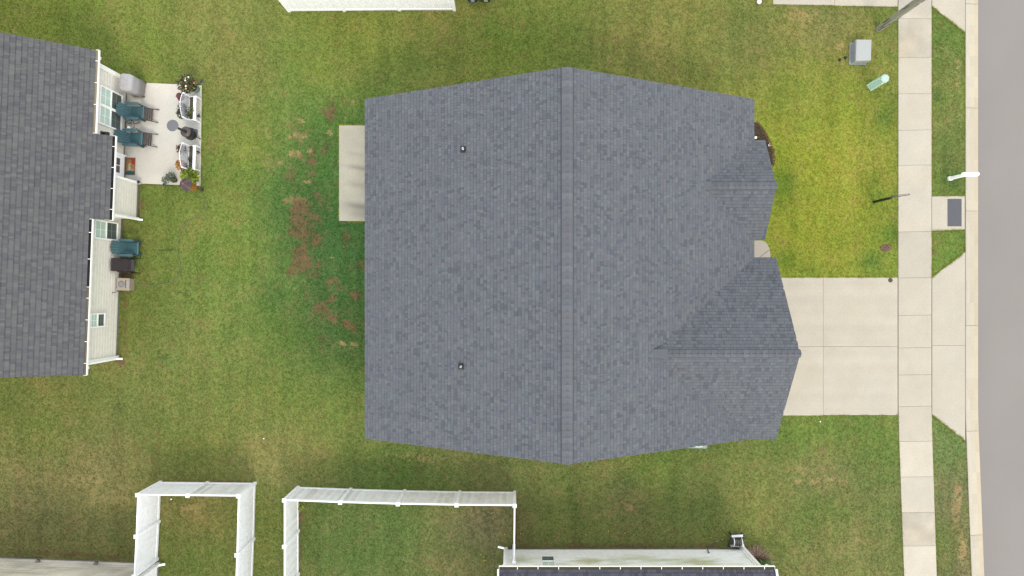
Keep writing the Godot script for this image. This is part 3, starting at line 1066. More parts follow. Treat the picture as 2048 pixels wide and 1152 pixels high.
	side_wall(h, Vector3(10.45, 0, -0.95), Vector3(8.3, 0, -0.95), 2.8, tint)
	side_wall(h, Vector3(10.45, 0, wb), Vector3(10.45, 0, -0.95), 2.85, tint)
	for z in [wt, wb]:
		var g := MB.new()
		g.col = tint
		var s := 0.06
		g.loft([PackedVector3Array([Vector3(wl, 2.8, z + s), Vector3(wr, 2.8, z + s), Vector3(xr, hr - 0.3, z + s)]), PackedVector3Array([Vector3(wl, 2.8, z - s), Vector3(wr, 2.8, z - s), Vector3(xr, hr - 0.3, z - s)])])
		obj("gable_wall", g, M.vinyl, h)
	for e in [[10.4, gz, gs - 0.35, 4.85], [10.0, sz, ss - 0.32, 3.75]]:
		var g := MB.new()
		g.col = tint
		g.loft([PackedVector3Array([Vector3(e[0] - 0.05, 2.8, e[1] + e[2]), Vector3(e[0] - 0.05, 2.8, e[1] - e[2]), Vector3(e[0] - 0.05, e[3], e[1])]), PackedVector3Array([Vector3(e[0] + 0.05, 2.8, e[1] + e[2]), Vector3(e[0] + 0.05, 2.8, e[1] - e[2]), Vector3(e[0] + 0.05, e[3], e[1])])])
		obj("gable_wall", g, M.vinyl, h)
	var gd := MB.new()
	gd.col = rc(228, 228, 224)
	for k in 4:
		gd.box(Vector3(10.5, 0.28 + 0.52 * k, gz), Vector3(0.05, 0.5, 4.9))
	obj("garage_door", gd, M.paint, h)
	var fd := MB.new()
	fd.col = rc(70, 78, 86)
	fd.box(Vector3(8.35, 1.08, -1.65), Vector3(0.06, 2.04, 0.92))
	obj("front_door", fd, M.satin, h)
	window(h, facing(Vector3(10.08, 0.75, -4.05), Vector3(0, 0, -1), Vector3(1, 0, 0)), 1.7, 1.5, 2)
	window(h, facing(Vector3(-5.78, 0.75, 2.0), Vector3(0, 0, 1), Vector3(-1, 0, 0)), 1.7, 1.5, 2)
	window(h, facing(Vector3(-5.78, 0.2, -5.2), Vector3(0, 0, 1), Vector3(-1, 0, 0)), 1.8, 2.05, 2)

func build_left_house() -> void:
	var at := site(245.5, 437)
	var h := thing("left_house", "house at the left edge with cream siding and a darker grey shingle roof", "house", at, -0.0384)
	var tones := tones_of([[128, 128, 129], [117, 117, 121], [137, 137, 136], [109, 110, 115], [124, 124, 124], [133, 134, 135], [101, 102, 108], [121, 122, 127], [142, 142, 139], [113, 113, 114], [94, 95, 102], [126, 125, 121]], 0.45)
	var he := 2.7
	var k := 0.6
	var xe := 0.22
	var xr := -6.0
	var zt := -6.7
	var zb := 6.76
	var rise := (xe - xr) * k
	var deck := MB.new()
	var recs := []
	lay_face(recs, deck, Vector3(xe, he, zt), Vector3(xe, he, zb), Vector3(-1, k, 0), Vector2(xe - xr, rise).length(), tones, null, 0.19, 0.6, 0.0, 0.65)
	var ext := 0.61
	lay_face(recs, deck, Vector3(xe + ext, he - ext * k, -3.25), Vector3(xe + ext, he - ext * k, 0.28), Vector3(-1, k, 0), Vector2(ext, ext * k).length() + 0.02, tones, null, 0.19, 0.6, 0.0, 0.65)
	deck.col = tones[1]
	deck.box(Vector3(xr - 3.1, he + rise * 0.5, (zt + zb) * 0.5), Vector3(Vector2(6.2, rise).length(), 0.14, zb - zt), Basis(Vector3(1, k, 0).normalized(), Vector3(-k, 1, 0).normalized(), Vector3(0, 0, 1)))
	var roof := obj("roof", deck, M.shingle, h)
	finish_roof(roof, recs, tones, h.transform)
	var tint := rc(222, 217, 206)
	var dirt := func(s: float, y: float) -> Color:
		var q := 1.0 + 0.05 * soft.get_noise_2d(s * 1.2, y * 4.0)
		return Color(q, q, q * (0.98 + 0.04 * soft.get_noise_2d(s * 0.6 + 30.0, y)))
	side_wall(h, Vector3(0, 0, 6.3), Vector3(0, 0, 0.0), 2.75, tint, dirt)
	side_wall(h, Vector3(0, 0, -1.64), Vector3(0, 0, -6.2), 2.75, tint, dirt)
	side_wall(h, Vector3(0.68, 0, 0.0), Vector3(0.68, 0, -1.64), 2.36, tint, dirt)
	side_wall(h, Vector3(0.68, 0, -1.64), Vector3(0, 0, -1.64), 2.36, tint, dirt)
	side_wall(h, Vector3(0, 0, 0.0), Vector3(0.68, 0, 0.0), 2.36, tint, dirt)
	side_wall(h, Vector3(-12, 0, 6.3), Vector3(0, 0, 6.3), 2.75, tint, dirt)
	side_wall(h, Vector3(0, 0, -6.2), Vector3(-12, 0, -6.2), 2.75, tint, dirt)
	for z in [-6.2, 6.3]:
		var g := MB.new()
		g.col = tint
		g.loft([PackedVector3Array([Vector3(-12, 2.6, z + 0.05), Vector3(0, 2.6, z + 0.05), Vector3(-6, 6.1, z + 0.05)]), PackedVector3Array([Vector3(-12, 2.6, z - 0.05), Vector3(0, 2.6, z - 0.05), Vector3(-6, 6.1, z - 0.05)])])
		obj("gable_wall", g, M.vinyl, h)
	var trim := MB.new()
	trim.col = rc(238, 238, 234)
	for p in [Vector3(0.02, 0, -6.2), Vector3(0.02, 0, 6.28), Vector3(0.7, 0, -1.63), Vector3(0.7, 0, -0.02)]:
		trim.box(p + Vector3(0, 1.15, 0), Vector3(0.1, 2.3, 0.1))
	trim.box(Vector3(0.035, 1.15, -1.70), Vector3(0.05, 2.3, 0.1))
	obj("corner_trim", trim, M.satin, h)
	var out := Vector3(1, 0, 0)
	var along := Vector3(0, 0, -1)
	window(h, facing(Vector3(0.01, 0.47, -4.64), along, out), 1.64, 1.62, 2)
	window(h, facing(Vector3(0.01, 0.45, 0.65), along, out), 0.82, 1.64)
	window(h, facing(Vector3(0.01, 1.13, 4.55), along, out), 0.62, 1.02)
	# back door with four lights, half hidden by the eave
	var df := MB.new()
	df.col = rc(240, 240, 238)
	for s in [-1.0, 1.0]:
		df.box(Vector3(0.045, 1.1, -2.31 + s * 0.51), Vector3(0.1, 2.1, 0.08))
	df.box(Vector3(0.045, 2.12, -2.31), Vector3(0.1, 0.08, 1.1))
	df.box(Vector3(0.04, 1.1, -2.31), Vector3(0.05, 1.96, 0.94))
	var door := obj("door", df, M.satin, h)
	for i in 2:
		for j in 2:
			var g := MB.new()
			g.col = rc(88, 84, 92)
			g.box(Vector3(0.068, 0.68 + 0.44 * i, -2.31 + (j - 0.5) * 0.34), Vector3(0.012, 0.38, 0.3))
			obj("pane", g, M.pane, door)
	var sill := MB.new()
	sill.col = ap(160, 158, 154)
	sill.box(Vector3(0.05, 0.12, -2.31), Vector3(0.1, 0.05, 0.98))
	obj("threshold", sill, M.metal, door)
	var knob := MB.new()
	knob.col = rc(150, 146, 138)
	knob.lathe(Vector3(0.11, 0.98, -1.93), [[0.01, -0.03], [0.03, -0.015], [0.03, 0.015], [0.01, 0.03]], 10)
	obj("door_knob", knob, M.metal, door)
	var lamp := MB.new()
	lamp.col = rc(42, 40, 38)
	lamp.block(Vector3(0.05, 1.64, -3.47), Vector3(0.08, 0.26, 0.14), 0.02)
	lamp.bar(Vector3(0.06, 1.84, -3.47), Vector3(0.2, 1.86, -3.47), 0.03, 0.03)
	lamp.block(Vector3(0.2, 1.62, -3.47), Vector3(0.15, 0.22, 0.15), 0.02, 0.75)
	obj("wall_lamp", lamp, M.satin, h)
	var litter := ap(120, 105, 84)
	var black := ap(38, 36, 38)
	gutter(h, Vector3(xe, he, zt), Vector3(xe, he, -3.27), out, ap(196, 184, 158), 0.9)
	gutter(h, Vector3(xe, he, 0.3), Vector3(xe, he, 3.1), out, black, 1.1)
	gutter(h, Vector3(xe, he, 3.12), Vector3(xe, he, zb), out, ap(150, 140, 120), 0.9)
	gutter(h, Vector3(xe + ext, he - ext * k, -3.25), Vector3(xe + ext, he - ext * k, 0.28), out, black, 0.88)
	downspout(h, [Vector3(0.29, 2.6, -6.45), Vector3(0.29, 2.5, -6.44), Vector3(0.07, 2.36, -6.27), Vector3(0.07, 0.2, -6.27), Vector3(0.24, 0.07, -6.27)])
	downspout(h, [Vector3(0.29, 2.6, 6.5), Vector3(0.29, 2.5, 6.48), Vector3(0.07, 2.36, 6.36), Vector3(0.07, 0.2, 6.36), Vector3(0.28, 0.07, 6.36)])
	downspout(h, [Vector3(0.89, 2.25, 0.12), Vector3(0.89, 2.12, 0.12), Vector3(0.76, 2.0, 0.03), Vector3(0.76, 0.2, 0.03), Vector3(0.95, 0.07, 0.03)])

func build_lower_house() -> void:
	var h := thing("lower_house", "house at the bottom edge with stained white siding and a white gutter", "house")
	var tones := tones_of([[100, 100, 114], [92, 92, 106], [108, 108, 120], [84, 84, 98], [112, 112, 122], [96, 97, 112], [76, 76, 88]])
	var z := 11.84
	var he := 2.75
	var recs := []
	var deck := MB.new()
	lay_face(recs, deck, Vector3(-0.53, he, 11.62), Vector3(10.85, he, 11.62), Vector3(0, 0.5, 1), 7.4, tones)
	deck.col = tones[1]
	deck.box(Vector3(5.16, he + 1.7, 21.5), Vector3(11.4, 0.14, 7.4), Basis(Vector3(1, 0, 0), Vector3(0, 1, 0.5).normalized(), Vector3(0, -0.5, 1).normalized()))
	var roof := obj("roof", deck, M.shingle, h)
	finish_roof(roof, recs, tones, Transform3D.IDENTITY)
	var tint := rc(238, 240, 236)
	var dirt := func(s: float, y: float) -> Color:
		var q := soft.get_noise_2d(s * 1.1 + 200.0, y * 2.2) + 0.8 * soft.get_noise_2d(s * 2.0, y * 16.0)
		var band := clampf((y - 0.5) * 1.3, 0.0, 1.0)
		var g := clampf(q * 1.5 + 0.25, 0.0, 1.0) * band
		return Color(1.0 - 0.42 * g, 1.0 - 0.42 * g, 1.0 - 0.62 * g)
	side_wall(h, Vector3(10.41, 0, z), Vector3(-0.27, 0, z), 2.75, tint, dirt, 0.105)
	side_wall(h, Vector3(-0.27, 0, z), Vector3(-0.27, 0, z + 12.0), 2.75, tint, dirt)
	side_wall(h, Vector3(10.41, 0, z + 12.0), Vector3(10.41, 0, z), 2.75, tint, dirt)
	var out := Vector3(0, 0, -1)
	for x in [-0.2, 10.34]:
		var g := MB.new()
		g.col = tint
		g.loft([PackedVector3Array([Vector3(x - 0.05, 2.6, z + 12.2), Vector3(x - 0.05, 2.6, z), Vector3(x - 0.05, 5.9, z + 6.4)]), PackedVector3Array([Vector3(x + 0.05, 2.6, z + 12.2), Vector3(x + 0.05, 2.6, z), Vector3(x + 0.05, 5.9, z + 6.4)])])
		obj("gable_wall", g, M.vinyl, h)
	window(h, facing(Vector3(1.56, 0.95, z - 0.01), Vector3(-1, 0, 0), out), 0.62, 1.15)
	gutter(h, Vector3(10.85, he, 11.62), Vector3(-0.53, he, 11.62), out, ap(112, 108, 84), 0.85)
	var rake := MB.new()
	rake.col = rc(238, 238, 234)
	for x in [-0.57, 10.89]:
		rake.box(Vector3(x, he + 1.66, 14.92), Vector3(0.07, 0.17, 7.4), Basis(Vector3(1, 0, 0), Vector3(0, 1, -0.5).normalized(), Vector3(0, 0.5, 1).normalized()))
	obj("rake_board", rake, M.satin, h)
	var trim := MB.new()
	trim.col = rc(238, 238, 234)
	for x in [-0.25, 10.39]:
		trim.box(Vector3(x, 1.35, z - 0.02), Vector3(0.1, 2.7, 0.1))
	obj("corner_trim", trim, M.satin, h)
	downspout(h, [Vector3(10.62, 2.62, 11.56), Vector3(10.6, 2.5, 11.56), Vector3(10.47, 2.38, 11.74), Vector3(10.47, 0.2, 11.74), Vector3(10.4, 0.07, 11.52)], 0.07)
	downspout(h, [Vector3(-0.36, 2.62, 11.56), Vector3(-0.36, 2.5, 11.56), Vector3(-0.33, 2.38, 11.74), Vector3(-0.33, 0.25, 11.74), Vector3(-0.62, 0.1, 11.72)], 0.055)
	var tap := MB.new()
	tap.col = rc(90, 92, 96)
	tap.tube([Vector3(8.76, 0.55, z), Vector3(8.76, 0.55, z - 0.1), Vector3(8.76, 0.48, z - 0.13)], 0.025, 8)
	tap.box(Vector3(8.76, 0.6, z - 0.06), Vector3(0.09, 0.03, 0.03))
	obj("tap", tap, M.metal, h)

func build_corner_house() -> void:
	var at := site(318, 1126)
	var h := thing("corner_house", "house at the bottom left corner with heavily mildewed grey siding", "house", at, -0.0377)
	var tint := rc(214, 208, 196)
	var dirt := func(s: float, y: float) -> Color:
		var q := (soft.get_noise_2d(s * 0.7 + 400.0, y * 16.0) + 0.5 * soft.get_noise_2d(s * 3.0, y * 5.0 + 70.0))
		var low := clampf(1.4 - y * 1.6, 0.0, 1.0)
		var f := 0.86 + 0.5 * q + 0.14 * low
		return Color(f, f, f * (0.94 + 0.08 * low))
	side_wall(h, Vector3(0, 0, 0), Vector3(-11, 0, 0), 2.7, tint, dirt, 0.21)
	side_wall(h, Vector3(0, 0, 9), Vector3(0, 0, 0), 2.7, rc(236, 238, 240), null, 0.19)
	var deck := MB.new()
	deck.col = ap(104, 104, 114)
	deck.box(Vector3(-5.4, 4.35, 3.25), Vector3(11.8, 0.16, 7.6), Basis(Vector3(1, 0, 0), Vector3(0, 1, -0.5).normalized(), Vector3(0, 0.5, 1).normalized()))
	obj("roof", deck, M.shingle, h)
	var gw := MB.new()
	gw.col = rc(236, 238, 240)
	gw.loft([PackedVector3Array([Vector3(-0.12, 2.5, 6.5), Vector3(-0.12, 2.5, 0.1), Vector3(-0.12, 5.6, 6.5)]), PackedVector3Array([Vector3(-0.03, 2.5, 6.5), Vector3(-0.03, 2.5, 0.1), Vector3(-0.03, 5.6, 6.5)])])
	obj("gable_wall", gw, M.vinyl, h)
	downspout(h, [Vector3(0.2, 2.5, 0.02), Vector3(0.08, 2.3, 0.02), Vector3(0.08, 0.2, 0.02), Vector3(0.32, 0.08, 0.0)], 0.06)
	var trim := MB.new()
	trim.col = rc(232, 232, 230)
	trim.box(Vector3(-0.03, 1.35, 0.01), Vector3(0.1, 2.7, 0.1))
	obj("corner_trim", trim, M.satin, h)
	for p in [-5.2, -2.6]:
		var v := MB.new()
		v.col = rc(112, 106, 98)
		v.block(Vector3(p, 0.36, -0.07), Vector3(0.16, 0.14, 0.1), 0.02)
		v.col = rc(60, 56, 52)
		v.box(Vector3(p, 0.42, -0.125), Vector3(0.1, 0.07, 0.012))
		obj("wall_vent", v, M.satin, h)


# ---------------------------------------------------------------- fences

# stops: [plan x, plan y] of each post's foot; dirty(i) gives how mildewed bay i is
func fence(label: String, group: String, runs: Array, dirty: Callable) -> void:
	var f := thing("vinyl_fence", label, "fence", Vector3.ZERO, 0.0, group)
	var placed := {}
	var bay := 0
	var white := rc(243, 244, 245)
	for run in runs:
		for i in run.size():
			var p := site(run[i][0], run[i][1])
			var key := "%d %d" % [int(run[i][0]), int(run[i][1])]
			if not placed.has(key):
				placed[key] = true
				var m := MB.new()
				m.col = white
				m.block(p, Vector3(0.13, 1.88, 0.13), 0.008)
				var post := obj("post", m, M.vinyl, f)
				var c := MB.new()
				c.col = white
				c.block(p + Vector3(0, 1.88, 0), Vector3(0.17, 0.035, 0.17), 0.006)
				c.loft([c.ring(p + Vector3(0, 1.915, 0), 0.105, 0.105, 4, 2.0, PI / 4.0), c.ring(p + Vector3(0, 1.975, 0), 0.01, 0.01, 4, 2.0, PI / 4.0)])
				obj("post_cap", c, M.vinyl, post)
			if i == 0: continue
			var a := site(run[i - 1][0], run[i - 1][1])
			var d := (p - a).normalized()
			var s := d.cross(Vector3.UP)
			var bas := Basis(d, Vector3.UP, s)
			var span := a.distance_to(p) - 0.12
			var mid := (a + p) * 0.5
			for e in [[0.12, 0.15], [1.77, 0.15]]:
				var m := MB.new()
				m.col = white
				m.box(mid + Vector3(0, e[0], 0), Vector3(span, e[1], 0.055), bas)
				obj("rail", m, M.vinyl, f)
			var grime: float = dirty.call(bay)
			bay += 1
			var n := maxi(3, int(span / 0.155))
			var w := span / n
			for k in n:
				var m := MB.new()
				var q := mid + d * (-span * 0.5 + w * (k + 0.5))
				var g := grime * clampf(0.55 + 0.9 * soft.get_noise_2d(k * 3.1 + bay * 40.0, 5.0), 0.0, 1.0)
				var thick := 0.024 + 0.0012 * (k % 2)
				for y in 5:
					var ya := 0.19 + 1.51 * y / 5.0
					var yb := 0.19 + 1.51 * (y + 1) / 5.0
					var g0 := clampf(g * (0.9 + 0.7 * soft.get_noise_2d(k * 0.9 + bay * 40.0, ya * 4.0)), 0.0, 1.0)
					var g1 := clampf(g * (0.9 + 0.7 * soft.get_noise_2d(k * 0.9 + bay * 40.0, yb * 4.0)), 0.0, 1.0)
					var c0 := white.lerp(rc(186, 182, 166), g0)
					var c1 := white.lerp(rc(186, 182, 166), g1)
					for side in [1.0, -1.0]:
						var o: Vector3 = q + s * thick * 0.5 * side
						var u: Vector3 = d * (w * 0.5 - 0.0012) * side
						m.quadc(o - u + Vector3(0, ya, 0), o + u + Vector3(0, ya, 0), o + u + Vector3(0, yb, 0), o - u + Vector3(0, yb, 0), c0, c0, c1, c1)
				m.col = white
				for side in [1.0, -1.0]:
					var o: Vector3 = q + d * (w * 0.5 - 0.0012) * side
					var u: Vector3 = s * thick * -0.5 * side
					m.quad(o - u + Vector3(0, 0.19, 0), o + u + Vector3(0, 0.19, 0), o + u + Vector3(0, 1.7, 0), o - u + Vector3(0, 1.7, 0))
				obj("picket", m, M.vinyl, f)

func build_fences() -> void:
	fence("bright white vinyl fence at the top edge with four posts", "", [[[579, 22], [689, 21], [799, 20], [909, 20]], [[579, 22], [577, -88]]], func(_b): return 0.12)
	fence("white vinyl fence around the narrow yard at the lower left", "", [[[322, 964], [416, 965], [511, 966]], [[322, 964], [319, 1042], [315, 1117]], [[511, 966], [508, 1077], [504, 1188]]], func(b): return 0.75 if b == 1 else 0.1)
	fence("white vinyl fence with a long mildewed front left of the bottom house", "", [[[597, 974], [702, 978], [810, 981], [920, 983], [1029, 984]], [[597, 974], [597, 1061], [597, 1147], [598, 1240]], [[1029, 984], [1028, 1091]]], func(b): return 0.55 if b < 4 else (0.35 if b < 7 else 0.2))


# ---------------------------------------------------------------- things by the street

func build_street_things() -> void:
	# utility pole, weathered grey-brown
	var base := site(1757, 58)
	var pole := thing("utility_pole", "weathered wooden utility pole beside the sidewalk at the top right", "utility pole", base)
	var m := MB.new()
	var pts := []
	var cols := []
	for k in 30:
		pts.append(Vector3(0.012 * sin(k * 0.9), -0.05 + 0.31 * k, 0))
		var s := 1.0 + 0.2 * soft.get_noise_2d(k * 2.0, 3.0)
		var w := ap(196, 192, 168)
		cols.append(Color(w.r * s, w.g * s, w.b * s))
	m.tube(pts, 0.145, 14, 0.115, cols)
	obj("shaft", m, M.wood, pole)
	m = MB.new()
	for k in 46:
		var a := rng.randf() * TAU
		var y := rng.randf_range(0.3, 4.5)
		var d := Vector3(cos(a), 0, sin(a)) * 0.137
		m.col = ap(84, 80, 68)
		m.box(d + Vector3(0, y, 0), Vector3(0.02, rng.randf_range(0.2, 0.7), 0.012), Basis(Vector3.UP, PI / 2 - a))
	obj("check_crack", m, M.wood, pole).set_meta("kind", "stuff")
	m = MB.new()
	m.col = ap(110, 104, 88)
	m.bar(Vector3(0.1, 8.4, -1.1), Vector3(0.1, 8.4, 1.1), 0.1, 0.12)
	obj("crossarm", m, M.wood, pole)

	# pad-mounted transformer
	var t := thing("transformer_box", "light grey metal transformer cabinet on the lawn near the utility pole", "transformer", site(1715, 108), -0.03)
	m = MB.new()
	m.col = ap(176, 182, 184)
	m.block(Vector3(0, 0.0, 0), Vector3(0.78, 0.05, 1.0), 0.01)
	obj("base_pad", m, M.concrete, t)
	m = MB.new()
	m.col = ap(186, 190, 188)
	m.block(Vector3(0.03, 0.05, 0), Vector3(0.64, 0.34, 0.92), 0.015)
	obj("cabinet", m, M.satin, t)
	m = MB.new()
	m.col = ap(200, 203, 201)
	m.loft([PackedVector3Array([Vector3(-0.32, 0.38, 0.49), Vector3(0.38, 0.38, 0.45), Vector3(0.38, 0.38, -0.49), Vector3(-0.32, 0.38, -0.49)]), PackedVector3Array([Vector3(-0.31, 0.45, 0.48), Vector3(0.35, 0.50, 0.44), Vector3(0.35, 0.50, -0.47), Vector3(-0.31, 0.45, -0.48)])])
	m.bar(Vector3(-0.29, 0.465, 0.46), Vector3(-0.29, 0.465, -0.47), 0.03, 0.02)
	obj("lid", m, M.satin, t)
	m = MB.new()
	m.col = ap(172, 178, 188)
	m.box(Vector3(-0.302, 0.2, 0), Vector3(0.02, 0.28, 0.86))
	m.bar(Vector3(-0.32, 0.18, 0.03), Vector3(-0.32, 0.3, 0.03), 0.03, 0.03)
	obj("door", m, M.satin, t)
	for e in [[1679, 120], [1690, 116]]:
		m = MB.new()
		m.col = rc(38, 36, 36)
		m.lathe(site(e[0], e[1]), [[0.06, 0.0], [0.055, 0.08], [0.03, 0.11]], 8)
		tag(obj("pipe_stub", m, M.satin), "short black pipe stub in bare soil " + ("farther from" if e[0] == 1679 else "nearer to") + " the grey transformer", "pipe", "pipe stubs by the transformer")

	# telecom pedestal with ribbed sides
	var p := thing("telecom_pedestal", "pale green ribbed plastic telecom pedestal on the front lawn", "pedestal", site(1743, 172), 0.62)
	m = MB.new()
	m.col = rc(196, 220, 206)
	m.block(Vector3(0, 0, 0), Vector3(0.36, 1.0, 0.34), 0.02, 0.86)
	obj("housing", m, M.satin, p)
	for k in 9:
		for s in [-1, 1]:
			m = MB.new()
			m.col = rc(140, 172, 154)
			var y := 0.12 + k * 0.095
			m.box(Vector3(s * (0.182 - 0.024 * y), y, 0), Vector3(0.016, 0.05, 0.26))
			m.box(Vector3(0, y, s * (0.172 - 0.024 * y)), Vector3(0.26, 0.05, 0.016))
			obj("rib", m, M.satin, p)
	m = MB.new()
	m.col = ap(206, 232, 216)
	m.loft([m.ring(Vector3(0, 0.98, 0), 0.2, 0.19, 8, 2.0, PI / 8.0), m.ring(Vector3(0, 1.09, 0), 0.2, 0.19, 8, 2.0, PI / 8.0), m.ring(Vector3(0, 1.13, 0), 0.15, 0.14, 8, 2.0, PI / 8.0)])
	obj("cap", m, M.satin, p)

	# mailbox
	var mb := thing("mailbox", "bright white mailbox on a white post at the kerb", "mailbox", site(1898.5, 357.5))
	m = MB.new()
	m.col = rc(246, 246, 244)
	m.block(Vector3.ZERO, Vector3(0.13, 1.0, 0.13), 0.01)
	m.block(Vector3(0, 0, 0), Vector3(0.17, 0.14, 0.17), 0.01)
	obj("post", m, M.vinyl, mb)
	m = MB.new()
	m.col = rc(246, 246, 244)
	m.bar(Vector3(-0.1, 0.94, 0.0), Vector3(0.4, 0.94, 0.0), 0.11, 0.1)
	m.bar(Vector3(0.02, 0.6, 0.0), Vector3(0.3, 0.9, 0.0), 0.08, 0.08)
	obj("arm", m, M.vinyl, mb)
	m = MB.new()
	m.col = rc(248, 248, 247)
	var rings := []
	for e in [[-0.12, 0.92], [-0.1, 1.0], [0.5, 1.0], [0.52, 0.95]]:
		var ring := PackedVector3Array()
		for q in [[-1, 0.0], [-1, 0.13], [-0.86, 0.18], [-0.5, 0.222], [0, 0.238], [0.5, 0.222], [0.86, 0.18], [1, 0.13], [1, 0.0]]:
			ring.append(Vector3(e[0], 0.99 + q[1] * e[1], -0.02 - q[0] * 0.09 * e[1]))
		rings.append(ring)
	m.loft(rings)
	obj("box", m, M.satin, mb)
	m = MB.new()
	m.col = rc(232, 232, 232)
	m.box(Vector3(0.527, 1.08, -0.02), Vector3(0.012, 0.15, 0.15))
	obj("door", m, M.satin, mb)
	m = MB.new()
	m.col = rc(205, 60, 50)
	m.box(Vector3(0.25, 1.1, -0.118), Vector3(0.14, 0.035, 0.01))
	obj("flag", m, M.satin, mb)

	# black yard-sign post: square post and a two-rail arm that holds a thin hanging panel
	var y := thing("yard_sign_post", "black metal yard sign post with an arm reaching over the sidewalk", "sign post", site(1747.5, 404))
	m = MB.new()
	m.col = rc(26, 27, 26)
	m.block(Vector3.ZERO, Vector3(0.1, 1.38, 0.1), 0.006)
	obj("post", m, M.satin, y)
	m = MB.new()
	m.col = rc(36, 35, 37)
	for s in [-1, 1]:
		m.bar(Vector3(-0.02, 1.37, -0.05 + s * 0.032), Vector3(0.80, 1.37, -0.15 + s * 0.026), 0.018, 0.03)
	m.bar(Vector3(0.79, 1.37, -0.18), Vector3(0.79, 1.37, -0.12), 0.02, 0.03)
	m.bar(Vector3(0.05, 1.37, -0.1), Vector3(0.05, 1.37, -0.02), 0.05, 0.04)
	obj("arm", m, M.satin, y)
	m = MB.new()
	m.col = rc(92, 91, 95)
	m.box(Vector3(0.46, 1.05, -0.1), Vector3(0.5, 0.5, 0.012), Basis(Vector3.UP, 0.12))
	m.bar(Vector3(0.28, 1.3, -0.085), Vector3(0.28, 1.36, -0.085), 0.01, 0.01)
	m.bar(Vector3(0.64, 1.3, -0.127), Vector3(0.64, 1.36, -0.127), 0.01, 0.01)
	obj("hanging_panel", m, M.satin, y)

	# dark tactile plate in the kerb ramp
	m = MB.new()
	m.col = ap(118, 120, 126)
	var pc := site(1908, 425.5)
	m.box(pc + Vector3(0, 0.04, 0), Vector3(0.63, 0.014, 1.24))
	var plate := obj("tactile_plate", m, M.asphalt)
	tag(plate, "dark grey tactile warning plate set in the concrete by the kerb", "plate")
	var dm := MB.new()
	dm.col = ap(126, 128, 134)
	for i in 10:
		for j in 20:
			dm.lathe(pc + Vector3((i - 4.5) * 0.06, 0.045, (j - 9.5) * 0.06), [[0.017, 0.0], [0.01, 0.006]], 6, false)
	obj("dome", dm, M.asphalt, plate).set_meta("kind", "stuff")

	m = MB.new()
	m.col = ap(120, 106, 88)
	m.lathe(site(1780, 560.5) + Vector3(0, 0.02, 0), [[0.1, 0.0], [0.1, 0.02], [0.085, 0.024], [0.03, 0.022]], 18)
	tag(obj("valve_cover", m, M.soil), "round brown valve cover at the driveway's upper right corner", "cover")

	m = MB.new()
	for k in 220:
		var a := rng.randf() * TAU
		var r := 0.23 * sqrt(rng.randf())
		m.col = vary(ap(176, 142, 124), 0.25)
		m.block(site(1771, 496) + Vector3(cos(a) * r, 0.05 * (1.0 - r / 0.25) - 0.01, sin(a) * r * 0.7), Vector3.ONE * rng.randf_range(0.015, 0.04), 0.003)
	tag(obj("ant_mound", m, M.soil), "small reddish ant mound on the front lawn", "mound")

	# wheeled bins at the top edge
	for e in [[945, 0, 28, 40, 96, "navy blue wheeled bin beside the white fence at the top edge"], [971, 0, 52, 60, 58, "dark green wheeled bin beside the navy bin at the top edge"]]:
		var b := thing("wheeled_bin", e[5], "bin", Vector3((e[0] - 1024.0) / 44.0 + 0.02, 0, -13.2), 0.0, "bins at the top edge")
		var tint := rc(e[2], e[3], e[4])
		m = MB.new()
		m.col = tint
		m.loft([m.ring(Vector3(0, 0.06, 0), 0.22, 0.24, 16, 6.0), m.ring(Vector3(0, 0.95, 0.02), 0.28, 0.32, 16, 6.0), m.ring(Vector3(0, 0.97, 0.02), 0.3, 0.34, 16, 6.0), m.ring(Vector3(0, 1.0, 0.02), 0.3, 0.34, 16, 6.0)])
		obj("body", m, M.satin, b)
		m = MB.new()
		m.col = tint
		m.loft([m.ring(Vector3(0, 1.0, 0.03), 0.3, 0.35, 16, 6.0), m.ring(Vector3(0, 1.05, 0.03), 0.27, 0.32, 16, 6.0), m.ring(Vector3(0, 1.07, 0.03), 0.15, 0.2, 16, 4.0)])
		obj("lid", m, M.satin, b)
		m = MB.new()
		m.col = rc(225, 230, 236)
		m.box(Vector3(0, 0.25, 0.262), Vector3(0.16, 0.1, 0.006), Basis(Vector3.RIGHT, 0.09))
		obj("sticker", m, M.satin, b)
		for s in [-1, 1]:
			m = MB.new()
			m.col = rc(30, 30, 32)
			m.xf = Transform3D(Basis(Vector3(0, 0, 1), PI / 2), Vector3(s * 0.24, 0.12, -0.2))
			m.lathe(Vector3(0, -0.03, 0), [[0.1, 0.0], [0.12, 0.01], [0.12, 0.05], [0.1, 0.06]], 14)
			obj("wheel", m, M.satin, b)

	# white lidded litter and paper scraps on the lawns
	for e in [[1517, 5, 0.1, "small white bag lying on the lawn at the top edge"], [343, 998, 0.035, "tiny white ball inside the narrow fenced yard"], [528, 877, 0.03, "tiny white scrap on the lawn left of the large house"], [1640, 843, 0.03, "tiny white scrap on the grass below the driveway"]]:
		m = MB.new()
		m.col = rc(232, 234, 238)
		var q := site(e[0], e[1])
		var prof := []
		for k in 6:
			prof.append([e[2] * (0.6 + 0.5 * sin(k * 0.6)) * (1.0 if k < 5 else 0.3), e[2] * 0.32 * k])
		m.lathe(q, prof, 9, false)
		tag(obj("paper_scrap" if e[2] < 0.08 else "plastic_bag", m, M.cloth), e[3], "litter" if e[2] < 0.08 else "bag")


# ---------------------------------------------------------------- plants

